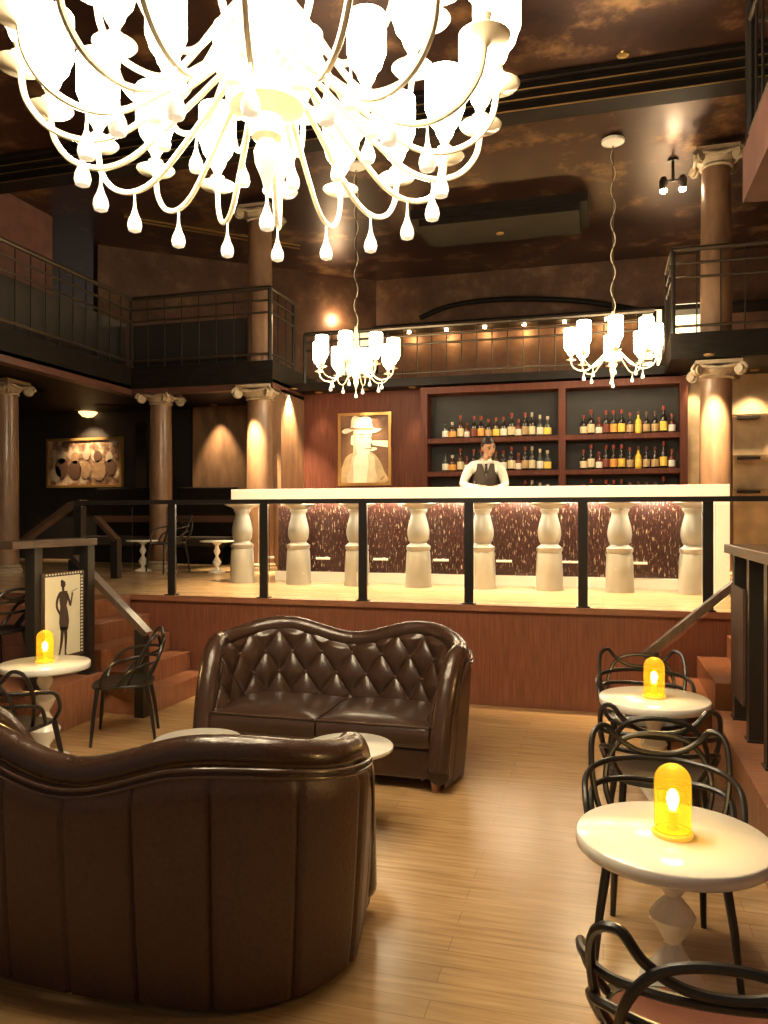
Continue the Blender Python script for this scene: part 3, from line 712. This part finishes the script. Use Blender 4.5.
# column washers
col_l = at_Y(260, 10.98).x; col_r = at_Y(716, 10.88).x
downlight(col_l-.05, 10.45, 3.66, 'downlight below the gallery edge in front of the thick column by the pier', 800, (col_l, 10.9, 1.9), 50)
downlight(col_r-.15, 10.35, MZ0-.4 if 0 else MZ0-.001, 'downlight below the corner gallery in front of the tall column', 800, (col_r, 10.85, 1.9), 50)
# ceiling lights
for (px, py, lb, e) in ((500, 233, 'recessed ceiling light at the dark ceiling coffer', 0),):
    zc = CEIL if px == 623 else CEIL-.24
    Z = (zc-EYE)*F/(HOR-py); q = chx(px, py, Z)
    downlight(q.x, q.y, zc-.001, lb, 0)
# ceiling spotlight fixture
Z = (CEIL-.25-EYE)*F/(HOR-178); q = chx(673, 178, Z)
t = thing('ceiling_spotlight', 'two-headed ceiling spotlight glowing near the tall column capital', 'spotlight', (q.x, q.y, CEIL))
m = MB(); m.tube([(0,0,-.3),(0,0,-.001)], .02, 8); m.tube([(-.14,0,-.28),(.14,0,-.28)], .015, 8); m.lathe([(.07,-.001),(.07,-.03),(.0001,-.03)], 16); m.build('bracket', M['black'], t)
for sx in (-1, 1):
    o = MB().lathe([(.05,-.10),(.06,.02),(.035,.07),(.0001,.07)], 16, (sx*.12,0,-.3)).build('lamp_head', M['black'], t)
    MB().ball((sx*.12,0,-.40), .05, 12).build('bulb', M['spot'], o)
light('POINT', 'ceiling_spotlight_glow', (q.x, q.y-.05, CEIL-.42), 9, (1,.72,.42), .08)

# gallery cove lights along the ledge on the upper back wall
for k in range(7):
    x = -3.7 + k*.75
    t = thing('ledge_light', 'small warm light tucked under the gallery wall ledge', 'light', (x, 15.0, 5.42), group='row of lights under the gallery wall ledge')
    t['label'] = f'small warm light under the gallery wall ledge, {ords[k]} from the portrait side'
    MB().lathe([(.03,0),(.035,-.04),(.0001,-.045)], 12).build('lens', M['spot'], t)
    light('POINT', 'ledge_glow', (x, 14.95, 5.33), 9, (1,.62,.22), .04)
# bare warm point lights, no fixtures, washing the gilded upper wall
for px, py, e, Y in ((335, 318, 30, 14.6), (665, 340, 34, 14.6), (690, 330, 20, 13.6)):
    p = at_Y(px, Y, py); light('POINT', 'gallery_wall_glow', p, e, (1,.72,.4), .12)
t = thing('wall_lamp', 'small bowl wall lamp glowing over the huddled figures painting', 'lamp', at_Y(88, 12.85, 413))
MB().lathe([(.0001,-.09),(.10,-.07),(.17,.0),(.19,.07),(.18,.07),(.16,.0),(.09,-.06),(.0001,-.08)], 24).build('glass_bowl', mat('lit_amber_bowl', (.8,.6,.35), .4, emit=(1,.60,.25), es=1.6), t)
MB().box(-.03,.03,.02,.10,-.12,-.02).build('bracket', M['black'], t)
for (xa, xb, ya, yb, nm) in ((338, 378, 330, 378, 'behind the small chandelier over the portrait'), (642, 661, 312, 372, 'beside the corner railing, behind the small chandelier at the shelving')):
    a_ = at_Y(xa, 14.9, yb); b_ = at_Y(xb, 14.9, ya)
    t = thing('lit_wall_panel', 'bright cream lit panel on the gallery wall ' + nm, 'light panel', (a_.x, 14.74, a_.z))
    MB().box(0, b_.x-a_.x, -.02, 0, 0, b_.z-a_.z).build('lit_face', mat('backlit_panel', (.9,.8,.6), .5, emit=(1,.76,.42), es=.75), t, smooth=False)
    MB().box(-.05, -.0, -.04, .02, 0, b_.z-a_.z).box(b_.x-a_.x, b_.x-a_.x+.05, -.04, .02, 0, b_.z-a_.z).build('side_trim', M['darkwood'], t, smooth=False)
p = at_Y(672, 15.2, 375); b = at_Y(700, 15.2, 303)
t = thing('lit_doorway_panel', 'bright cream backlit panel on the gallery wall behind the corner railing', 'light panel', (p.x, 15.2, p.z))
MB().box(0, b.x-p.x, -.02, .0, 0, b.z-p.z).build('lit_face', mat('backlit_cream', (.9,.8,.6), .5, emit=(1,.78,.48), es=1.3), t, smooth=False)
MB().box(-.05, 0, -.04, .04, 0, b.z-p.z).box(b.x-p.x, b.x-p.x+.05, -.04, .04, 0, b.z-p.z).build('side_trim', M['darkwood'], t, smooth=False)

# ------------------------------------------------------------------ sofas
def sofa(loc, rz, label):
    t = thing('tufted_sofa', label, 'sofa', loc, rz, 'pair of leather sofas facing each other')
    # local: front towards -y, back at y=+.45 ; x from -1 to 1
    XH, YF, YB, RC = .86, -.42, .38, .44
    path = []  # (x, y, nx, ny, q) q: 0 on back & corner ... 1 at arm front
    segs = []
    NA = 40
    arm_len = (YB-RC) - YF
    def add(x, y, nx, ny, q): path.append((x, y, nx, ny, q))
    qs = [1 - (i/NA)**1.0 for i in range(NA)]
    qs = [sin(pi/2*(1-i/NA)) for i in range(NA)]
    for q in qs: add(-XH-.02*(1-q)+.05*q, (YB-RC)-q*arm_len, -1, 0, q)
    for i in range(24):
        a = pi - (pi/2)*i/24; add(-XH+RC + (RC+.02*(1-i/24))*cos(a), YB-RC+RC*sin(a), cos(a), sin(a), 0)
    xb = XH-RC
    NB = 72
    for i in range(NB+1):
        x = -xb + 2*xb*i/NB; add(x, YB + .035*cos(pi/2*x/xb), 0, 1, 0)
    half = list(path)[:NA+24]
    for (x, y, nx, ny, q) in reversed(half): path.append((-x, y, -nx, ny, q))
    def zrim(x, y, q):
        zb = .812 + .105*(.5-.5*cos(2*pi*min(abs(x), .9)/1.08))*1.0 if abs(x) < .54 else .917 - .09*((abs(x)-.54)/.35)**2
        if q > 0: zb = zb*(1-q**1.7)**(1/1.7) if q < 1 else 0
        return max(.13, zb)
    P = [(x, y, nx, ny, zrim(x, y, q), q) for (x, y, nx, ny, q) in path]
    # smooth z
    Zs = [p[4] for p in P]
    n = len(P)
    # cumulative plan length
    S_ = [0]
    for a, b in zip(P[:-1], P[1:]): S_.append(S_[-1] + sqrt((a[0]-b[0])**2 + (a[1]-b[1])**2))
    TL = S_[-1]; mid = TL/2
    RR = .060
    # outer panel with seam creases
    seam = .2667
    def outer(u, v):
        k = u*(n-1); i = min(int(k), n-2); f = k-i
        a, b = P[i], P[i+1]; x, y, z = a[0]+(b[0]-a[0])*f, a[1]+(b[1]-a[1])*f, a[4]+(b[4]-a[4])*f
        nx, ny = a[2]+(b[2]-a[2])*f, a[3]+(b[3]-a[3])*f
        s = S_[i] + (S_[i+1]-S_[i])*f - mid
        z0 = .025; zt = z - .01
        zz = z0 + (zt-z0)*v
        out = .045 + .045*(zz/.9)**1.0 - .015*(1-v)**4
        crease = .020*min(1, abs(sin(pi*s/seam))*6)**.6
        o = out + crease - .01
        tp = max(0, (v-.88)/.12); o = o*(1-tp) + .045*tp
        return Vector((x+nx*o, y+ny*o, zz))
    MB().grid(outer, 420, 20).build('outer_panel', M['leather_back'], t, angle=80)
    # inner tufted face
    cw, ch = .235, .30
    def inner(u, v):
        k = u*(n-1); i = min(int(k), n-2); f = k-i
        a, b = P[i], P[i+1]; x, y, z = a[0]+(b[0]-a[0])*f, a[1]+(b[1]-a[1])*f, a[4]+(b[4]-a[4])*f
        nx, ny = a[2]+(b[2]-a[2])*f, a[3]+(b[3]-a[3])*f
        s = S_[i] + (S_[i+1]-S_[i])*f - mid
        z0 = min(.38, z-.06); zt = z - .012
        zz = z0 + (zt-z0)*v
        th = (zz-.42)/ch
        A = s/cw + th; B = s/cw - th
        fa = abs(sin(pi*A)); fb = abs(sin(pi*B))
        puff = (fa*fb)**.45
        fade = min(1, max(0, (zt - zz)/.05))*min(1, max(0,(zz-.3)/.08))
        fade2 = 1 - max(0, min(1, (a[5]-.55)/.25))
        ins = .026 + .074*(1-v) + .042*puff*fade*fade2
        return Vector((x-nx*ins, y-ny*ins, zz))
    MB().grid(inner, 460, 64, flip=True).build('tufted_back', M['leather'], t, angle=80)
    bt = MB()
    for r_ in range(1, 5):
        for c_ in range(-12, 13):
            # nodes where A and B are both integers
            for hh in (0, .5):
                th = r_/2 ; ss = (c_ + (0 if r_ % 2 == 0 else .5))
                if hh: continue
                s = ss*cw; zz = .42 + th*ch
                sm = s + mid
                if sm < .45 or sm > TL-.45: continue
                i = max(j for j in range(n-1) if S_[j] <= sm); f = (sm-S_[i])/max(1e-6, S_[i+1]-S_[i]); a, b = P[i], P[i+1]
                z = a[4]+(b[4]-a[4])*f
                if zz > z-.07: continue
                x, y = a[0]+(b[0]-a[0])*f, a[1]+(b[1]-a[1])*f; nx, ny = a[2]+(b[2]-a[2])*f, a[3]+(b[3]-a[3])*f
                v = (zz-.38)/(z-.38); ins = .026+.074*(1-v)+.006
                bt.ball((x-nx*ins, y-ny*ins, zz), .011, 8)
    bt.build('tuft_button', M['piping'], t)['kind'] = 'stuff'
    # top roll following the rim
    rim = []; rad = []
    for j, (x, y, nx, ny, z, q) in enumerate(P):
        ph_ = abs(sin(pi*(S_[j]-mid)/seam))
        rim.append((x + nx*.012, y + ny*.012, z)); rad.append((RR + .014*min(1, q*2))*(.96 + .04*min(1, ph_*5)))
    # extend down arm fronts to near the floor
    MB().tube(rim, rad, 20).build('top_roll', M['leather'], t, angle=80)
    for off, zo in ((.098, -.035), (.101, -.058)):
        pip = [(x + nx*(off-.045+.05*z), y + ny*(off-.045+.05*z), z+zo) for (x, y, nx, ny, z, q) in P if z > .22]
        MB().tube(pip, .0065, 8).build('piping', M['piping'], t)
    # seat cushions
    def cushion(x0, x1, bulge):
        m = MB(); y0, y1, z0, z1 = -.40, .27, .27, .435
        def top(u, v):
            uu = u*2-1; vv = v*2-1
            e = (1-uu**6)*(1-vv**6)
            return Vector((x0+(x1-x0)*u, y0+(y1-y0)*v, z1 - .03*(1-e) + .018*cos(uu*pi/2)*cos(vv*pi/2)))
        N = 26
        m.grid(top, N, N)
        def fr(u, v):
            uu = u*2-1
            return Vector((x0+(x1-x0)*u, y0-.02*sin(pi*v), z0 + (top(u,0).z - z0)*v))
        m.grid(fr, N, 8, flip=False)
        m.grid(lambda u, v: Vector((x0, y0+(y1-y0)*u, z0+(top(0,u).z-z0)*v)), N, 4)
        m.grid(lambda u, v: Vector((x1, y0+(y1-y0)*u, z0+(top(1,u).z-z0)*v)), N, 4)
        m.box(x0+.005, x1-.005, y0, y1, z0, z0+.02)
        o = m.build('seat_cushion', M['leather_mid'], t, angle=60)
        w_ = [tuple(fr(k/20, 1) + Vector((0,-.004,0))) for k in range(21)]
        MB().tube(w_, .007, 6).build('cushion_piping', M['piping'], o)
        w_ = [(x0+(x1-x0)*k/20, y0-.006, z0+.01) for k in range(21)]
        MB().tube(w_, .006, 6).build('cushion_piping', M['piping'], o)
    cushion(-.76, -.006, 1); cushion(.006, .76, 1)
    MB().box(-.79, .79, -.395, .0, .07, .268).build('seat_base', M['leather'], t, bevel=.02)
    for x, y in ((-.80,-.38),(.80,-.38),(-.55,.25),(.55,.25)):
        MB().lathe([(.022,0),(.035,.07),(.035,.075),(.0001,.075)], 14, (x,y,0)).build('foot', M['step'], t)
    return t
sofa((-1.82, 5.22, 0), 0, 'deep-buttoned brown leather sofa with its tufted front and seat cushions showing')
sofa((-1.85, 2.85, 0), pi, 'brown leather sofa turned away, showing its plain vertically seamed back')

# ------------------------------------------------------------------ round tables
def ped_table(loc, r, hgt, label, group, name='round_table', small=False):
    t = thing(name, label, 'table', loc, 0, group)
    th = .046 if not small else .025
    MB().lathe([(.0001,hgt-th),(r-.006,hgt-th),(r,hgt-th+.006),(r,hgt-.006),(r-.006,hgt),(.0001,hgt)], 64).build('tabletop', M['white'], t, angle=50)
    H = hgt-th
    if not small:
        pr = [(.16,0),(.165,.012),(.13,.03),(.04,.06),(.03,.09),(.075,.15),(.105,.20),(.108,.215),(.06,.28),(.03,.33),(.028,.345),(.055,.39),(.075,.43),(.055,.46),(.028,.49),(.026,.50),(.04,.52),(.055,.55),(.057,.575),(.045,.60),(.06,.63),(.12,H-.001),(.0001,H-.001)]
        pr = [(a, z*H/.652 if z < H-.01 else z) for a, z in pr]
    else:
        pr = [(.125,0),(.13,.01),(.10,.025),(.035,.05),(.025,.08),(.05,.12),(.065,.15),(.045,.19),(.022,.23),(.022,.25),(.045,.29),(.05,.315),(.03,.36),(.025,.39),(.06,H-.02),(.09,H-.001),(.0001,H-.001)]
    MB().lathe(pr, 28).build('pedestal', M['white'], t, angle=35)
    return t
TZ = .69
tabs = [((.221, 2.74, 0), 'white round table with amber dome lamp, standing beside the big seamed sofa back'),
        ((.285, 4.795, 0), 'white round table with dome lamp, between chairs, close to the platform front'),
        ((-3.88, 4.76, 0), 'white round table with dome lamp in front of the silhouette poster')]
for lc, lb in tabs: ped_table(lc, .31, TZ, lb, 'round tables with dome lamps')
ped_table((-2.2, 3.95, 0), .25, .485, 'low white coffee table between the sofas, on the side of the silhouette poster', 'low round coffee tables', 'coffee_table', True)
ped_table((-1.35, 4.09, 0), .245, .485, 'low white coffee table between the sofas, peeking past the seamed back corner', 'low round coffee tables', 'coffee_table', True)
q = at_Y(143, 10.35); ped_table((q.x, 10.35, PZ), .25, .47, 'low pale table on the platform in front of the dim column', 'low round coffee tables', 'coffee_table', True)
q = at_Y(217, 10.4); ped_table((q.x, 10.4, PZ), .25, .47, 'low pale table on the platform next to the first bar pedestal', 'low round coffee tables', 'coffee_table', True)

# ------------------------------------------------------------------ dome lamps
def dome_lamp(loc, label):
    t = thing('dome_lamp', label, 'lamp', loc, 0, 'amber dome lamps on the round tables')
    MB().lathe([(.0001,0),(.062,0),(.066,.005),(.066,.013),(.055,.018),(.02,.022),(.018,.03),(.014,.034),(.014,.07),(.022,.074),(.022,.082),(.0001,.084)], 36).build('base', M['amberbase'], t)
    r, r2 = .059, .0565; hh = .235
    def dome(r): return [(r, .0185)] + [(r, .03 + k*.02) for k in range(8)] + [(r*cos(a*pi/20), hh - r + r*sin(a*pi/20)) for a in range(1,10)] + [(.0001, hh - (0.059-r))]
    pr = dome(r); pi_ = dome(r2)
    MB().lathe(pr + pi_[::-1], 36).build('glass_dome', M['amberglass'], t, angle=60)
    MB().lathe([(.0001,.082),(.012,.085),(.017,.10),(.02,.118),(.017,.138),(.008,.15),(.0001,.153)], 16).build('bulb', M['bulb'], t)
    return t
for (lc, _), lb in zip(tabs, ('amber glass dome lamp on the round table beside the seamed sofa back', 'amber glass dome lamp on the round table close to the platform front', 'amber glass dome lamp on the round table before the silhouette poster')):
    dome_lamp((lc[0], lc[1], TZ), lb)
    light('POINT', 'dome_lamp_glow', (lc[0], lc[1], TZ + .30), 4.5, (1,.62,.2), .05)

# ------------------------------------------------------------------ looped-back chairs
def black_seat(t):
    for c in t.children:
        if c.name.startswith('seat') and not c.name.startswith('seat_rim'):
            if 'seat_black' not in bpy.data.meshes: me = c.data.copy(); me.name = 'seat_black'; me.materials[0] = M['chair']
            c.data = bpy.data.meshes['seat_black']
def mirror_pts(h): return h + [(-x, y, z) for x, y, z in h[:-1][::-1]]
def make_chair(loc, rz, label):
    t = thing('looped_chair', label, 'chair', loc, rz, 'black looped-back chairs')
    # seat: dished shell, front +y
    def seat(u, v):
        a = u*2*pi; r = v
        ex = .235*(abs(cos(a))**.75)*(1 if cos(a) > 0 else -1); ey = .225*(abs(sin(a))**.75)*(1 if sin(a) > 0 else -1)
        dz = -.022*(1-r*r) - (.02*max(0, sin(a))*r)
        return Vector((ex*r, ey*r, .452 + dz))
    m = MB()
    m.grid(seat, 41, 9); m.grid(lambda u, v: seat(u, v) - Vector((0,0,.022)), 41, 9, flip=True)
    m.grid(lambda u, v: seat(u, 1) - Vector((0,0,.022*v)), 41, 2)
    m.build('seat', M['reddish'], t, angle=50)
    m = MB(); m.tube([tuple(seat(k/40, 1) - Vector((0,0,.012))) for k in range(40)], .013, 8, closed=True); m.build('seat_rim', M['chair'], t)
    for (x, y, bx, by) in ((.205,.17,.26,.215),(-.205,.17,-.26,.215),(.165,-.18,.185,-.25),(-.165,-.18,-.185,-.25)):
        MB().tube([(x,y,.44),(x*.4+bx*.6, y*.4+by*.6, .22),(bx,by,0)], [.019,.016,.012], 10).build('leg', M['chair'], t)
    r = .0125
    A = mirror_pts([(-.225,.15,.44),(-.275,.13,.52),(-.295,.05,.625),(-.29,-.08,.665),(-.235,-.20,.68),(-.12,-.265,.69),(0,-.28,.692)])
    B = mirror_pts([(-.20,-.05,.445),(-.255,-.11,.56),(-.275,-.17,.70),(-.265,-.23,.80),(-.215,-.27,.825),(-.165,-.285,.77),(-.09,-.285,.725),(0,-.285,.712)])
    C = mirror_pts([(-.17,-.17,.445),(-.215,-.24,.56),(-.20,-.285,.68),(-.13,-.305,.765),(0,-.31,.79)])
    D = mirror_pts([(-.245,.02,.45),(-.275,-.07,.56),(-.25,-.17,.60),(-.13,-.25,.605),(0,-.265,.60)])
    for nm, Q in (('arm_loop', A), ('back_loop', B), ('back_loop', C), ('back_loop', D)):
        MB().tube(spline(Q, 6), r, 8).build(nm, M['chair'], t)
    return t
ch0 = make_chair((.24, 2.08, 0), radians(2), 'black looped-back chair with a red reflection painted on its seat, standing close up at the table by the seamed sofa')
black_seat(dup(ch0, (.225, 3.30, 0), pi, 'black looped-back chair facing the big sofa-side table from its platform side'))
black_seat(dup(ch0, (.27, 4.20, 0), radians(-3), 'black looped-back chair whose back is turned to the sofa-side table, tucked at the further table'))
black_seat(dup(ch0, (.26, 5.36, 0), pi + radians(3), 'black looped-back chair between the further round table and the platform panel'))
black_seat(dup(ch0, (-3.66, 5.40, 0), radians(118), 'black looped-back chair seen side-on beside the steps and the silhouette poster'))
black_seat(dup(ch0, (-3.60, 4.08, 0), radians(6), 'black looped-back chair partly hidden by the sofa, at the poster-side table'))
black_seat(dup(ch0, (-4.80, 5.25, GZ), radians(80), 'black looped-back chair on the low plinth beyond the poster-side drink shelf'))
q = at_Y(168, 10.2); black_seat(dup(ch0, (q.x, 10.2, PZ), radians(150), 'dim black looped-back chair on the platform by the pale low table'))

# ------------------------------------------------------------------ bartender
def skin_mesh(name, verts, edges, radii, mt, parent, sub=2, root=0):
    me = bpy.data.meshes.new(name); me.from_pydata(verts, edges, []); me.materials.append(mt)
    o = bpy.data.objects.new(name, me); COL.objects.link(o); o.parent = parent
    sk = o.modifiers.new('skin', 'SKIN'); sk.use_smooth_shade = True
    for i, r in enumerate(radii):
        s = me.skin_vertices[0].data[i]; s.radius = r if isinstance(r, tuple) else (r, r); s.use_root = (i == root)
    sb = o.modifiers.new('sub', 'SUBSURF'); sb.levels = sub; sb.render_levels = sub
    return o
def bartender():
    q = chx(485, 500, 9.95)
    t = thing('person', 'bartender in white shirt and dark vest looking down over the bar counter', 'person', (q.x, q.y, PZ), YAW)
    # local: facing -y. rz YAW makes him face the camera
    V = [(0,.02,1.0),(0,.02,1.15),(0,.015,1.32),(0,.01,1.46),(.01,-.0,1.53),(.02,-.03,1.60),
         (.085,.02,.9),(.10,.01,.5),(.10,.02,.08),(.10,-.12,.04),(-.085,.02,.9),(-.10,.01,.5),(-.10,.02,.08),(-.10,-.12,.04),
         (.15,.0,1.46),(.215,-.01,1.40),(.255,-.05,1.22),(.19,-.21,1.19),(.12,-.31,1.185),
         (-.15,.0,1.46),(-.22,-.01,1.40),(-.29,-.05,1.22),(-.20,-.22,1.19),(-.09,-.32,1.185)]
    E = [(0,1),(1,2),(2,3),(3,4),(4,5),(0,6),(6,7),(7,8),(8,9),(0,10),(10,11),(11,12),(12,13),(3,14),(14,15),(15,16),(16,17),(17,18),(3,19),(19,20),(20,21),(21,22),(22,23)]
    R = [(.13,.09),(.12,.085),(.135,.09),(.10,.07),.05,.045,.085,.06,.045,.04,.085,.06,.045,.04,.075,.07,.055,.042,.03,.075,.07,.055,.042,.03]
    skin_mesh('body', V, E, R, M['shirt'], t)
    # vest: an open shell round the trunk with a v-neck and armholes
    m = MB()
    def vest(u, v):
        a = u*2*pi - pi/2; z = .93 + .56*v
        ww = .155 + .02*cos((v-.1)*6) + .03*v; dd = .122 + .016*v
        sh = max(0, (v-.72)/.28)
        front = -sin(a)
        ww *= 1 - .24*sh; dd *= 1 - .14*sh
        zz = z
        if v > .6:
            side = abs(cos(a)); zz = z - (v-.6)*.45*max(0, (side-.78)/.22)
            if front > .5: zz -= (v-.6)*.42*max(0, 1 - abs(cos(a))/.34)
        return Vector((ww*cos(a), .012 + dd*sin(a), zz))
    m.grid(vest, 49, 20); o = m.build('vest', M['vest'], t, angle=80)
    sm = o.modifiers.new('thick', 'SOLIDIFY'); sm.thickness = .008
    b_ = MB()
    for k in range(4): b_.ball((.004, -.115-.002*k, 1.02+.055*k), .008, 8)
    b_.build('vest_button', M['hair'], o)
    skin_mesh('trousers', [(0,.02,1.02),(.09,.02,.86),(.10,.01,.5),(.10,.02,.1),(-.09,.02,.86),(-.10,.01,.5),(-.10,.02,.1)], [(0,1),(1,2),(2,3),(0,4),(4,5),(5,6)], [(.15,.11),.1,.08,.06,.1,.08,.06], M['vest'], t)
    # head, tilted down and to one side
    hd = MB()
    Rm = Matrix.Rotation(radians(22), 3, 'X') @ Matrix.Rotation(radians(22), 3, 'Z') @ Matrix.Rotation(radians(-9), 3, 'Y')
    hc = Vector((.035,-.065,1.70))
    def hp(v): return Rm @ Vector(v) + hc
    def head(u, v):
        a = u*2*pi; b = v*pi
        x, y, z = sin(b)*cos(a), sin(b)*sin(a), -cos(b)
        w = .080
        if z < 0: w *= (1 + .30*z)
        d = .100; hh = .128
        yy = y*d
        if y < 0 and -.75 < z < .35: yy -= .030*math.exp(-((x/.22)**2)) * math.exp(-(((z+.12)/.2)**2))
        if y < 0: yy += .012*math.exp(-(((abs(x)-.42)/.2)**2)) * math.exp(-(((z-.12)/.12)**2))
        if y < 0: yy -= .008*math.exp(-((x/.4)**2)) * math.exp(-(((z+.52)/.1)**2))
        return hp((x*w, yy, z*hh))
    hd.grid(head, 41, 25)
    for sx in (-1, 1): hd.lathe([(.0001,-.012),(.02,-.008),(.026,.0),(.018,.008),(.0001,.006)], 12, hp((sx*.080, .01, -.005)), Rm @ Matrix.Rotation(pi/2, 3, 'Y') @ Matrix.Diagonal((1.3,.8,1)))
    hd.tube([hp((0,.015,-.07)), (.015,-.02,1.57), (.005,.0,1.49)], [.054,.054,.058], 14)
    H_ = hd.build('head', M['skin'], t, angle=80)
    hr_ = MB()
    def hair(u, v):
        a = u*2*pi
        y0 = sin(a); lim = -.45 + (.95 if y0 < -.45 else .95*max(0, (.35 - y0)/.8))
        z = lim + (1-lim)*v; rr = sqrt(max(0, 1 - z*z))
        return hp((rr*cos(a)*.087, rr*sin(a)*.108+.006, z*.142))
    hr_.grid(hair, 41, 14); hr_.build('hair', M['hair'], H_, angle=80)
    ey = MB()
    for sx in (-1, 1): ey.ball(hp((sx*.033, -.083, .012)), .011, 10)
    ey.build('eyes', M['hair'], H_)
    br = MB()
    for sx in (-1, 1): br.tube([hp((sx*.015,-.098,.035)), hp((sx*.035,-.098,.042)), hp((sx*.055,-.085,.035))], .0045, 6)
    br.tube([hp((-.025,-.095,-.065)), hp((0,-.103,-.062)), hp((.025,-.095,-.065))], .004, 6)
    br.build('eyebrows', M['hair'], H_)
    c = MB()
    c.slab([(.005,1.475),(.075,1.50),(.06,1.55),(.03,1.545)], (0,-.10,0), (1,0,0), (0,0,1), -.006, .006)
    c.slab([(-.005,1.475),(-.075,1.50),(-.06,1.55),(-.03,1.545)], (0,-.10,0), (1,0,0), (0,0,1), -.006, .006)
    c.tube(spline([(.065,.01,1.535),(.0,.065,1.54),(-.065,.01,1.535)], 6), .018, 8)
    c.build('collar', M['shirt'], t)
    c = MB(); c.slab([(-.018,1.485),(.018,1.485),(.012,1.455),(.024,1.36),(-.024,1.36),(-.012,1.455)], (0,-.118,0), (1,0,0), (0,0,1), -.006, .006); c.build('necktie', M['hair'], t, smooth=False)
    # hands
    for sx, base in ((1, Vector((.12,-.31,1.19))), (-1, Vector((-.09,-.32,1.19)))):
        pv = [base + Vector((0,.03,0)), base + Vector((-sx*.03,-.02,-.005)), base + Vector((-sx*.07,-.045,-.01))]
        vs = [tuple(p) for p in pv]; ed = [(0,1),(1,2)]; rd = [.026,(.036,.02),(.036,.018)]
        d = Vector((-sx*.8,-.6,0)).normalized(); sd = Vector((0.6*1,-.8*sx*1,0)).normalized()
        for k in range(4):
            o = sd*((k-1.5)*.021); ln = (.030,.036,.034,.026)[k]
            i0 = len(vs); p = pv[2] + o*.9 + d*.012; vs += [tuple(p), tuple(p + d*ln + Vector((0,0,.004))), tuple(p + d*ln*1.8 + Vector((0,0,-.016)))]
            ed += [(2,i0),(i0,i0+1),(i0+1,i0+2)]; rd += [.0095,.009,.008]
        i0 = len(vs); p = pv[1] + Vector((0,-.03,.008)); vs += [tuple(p), tuple(p + d*.035 + Vector((0,-.01,0)))]; ed += [(1,i0),(i0,i0+1)]; rd += [.012,.009]
        skin_mesh('hand', vs, ed, rd, M['skin'], t, sub=1)
bartender()
q = chx(478, 487, 9.45)
t = thing('drinking_glass', 'small glass tumbler on the counter before the bartender', 'glass', (q.x, 9.3, CT))
MB().lathe([(.0001,0),(.03,0),(.035,.09),(.032,.09),(.028,.008),(.0001,.008)], 20).build('tumbler_body', mat('tumbler_glass', (.95,.95,.92), .02, trans=1., ior=1.3), t)

# ------------------------------------------------------------------ lights
for k in range(6):
    a = 2*pi*k/6
    light('POINT', 'chandelier_glow', BC3 + Vector((.9*cos(a), .9*sin(a), .42)), 40, (1,.80,.52), .16)
for c in (c1, c2):
    for k in range(2):
        light('POINT', 'chandelier_glow', c + Vector((.28*(1-2*k), -.2, .28)), 20, (1,.78,.48), .12)
W = bpy.data.worlds.new('world'); SC.world = W; W.use_nodes = True
W.node_tree.nodes['Background'].inputs[0].default_value = (1,.80,.62,1); W.node_tree.nodes['Background'].inputs[1].default_value = .09

# ------------------------------------------------------------------ camera
cam = bpy.data.cameras.new('camera'); co = bpy.data.objects.new('camera', cam); COL.objects.link(co)
co.location = (0,0,EYE); co.rotation_euler = (pi/2, 0, YAW)
cam.sensor_fit = 'VERTICAL'; cam.sensor_height = 32; cam.lens = F/1024*32; cam.shift_y = 5/1024
cam.clip_start = .05; cam.clip_end = 100
SC.camera = co
vs = SC.view_settings; vs.view_transform = 'Standard'; vs.look = 'None'; vs.gamma = 1; vs.use_curve_mapping = False; vs.exposure = 0.75
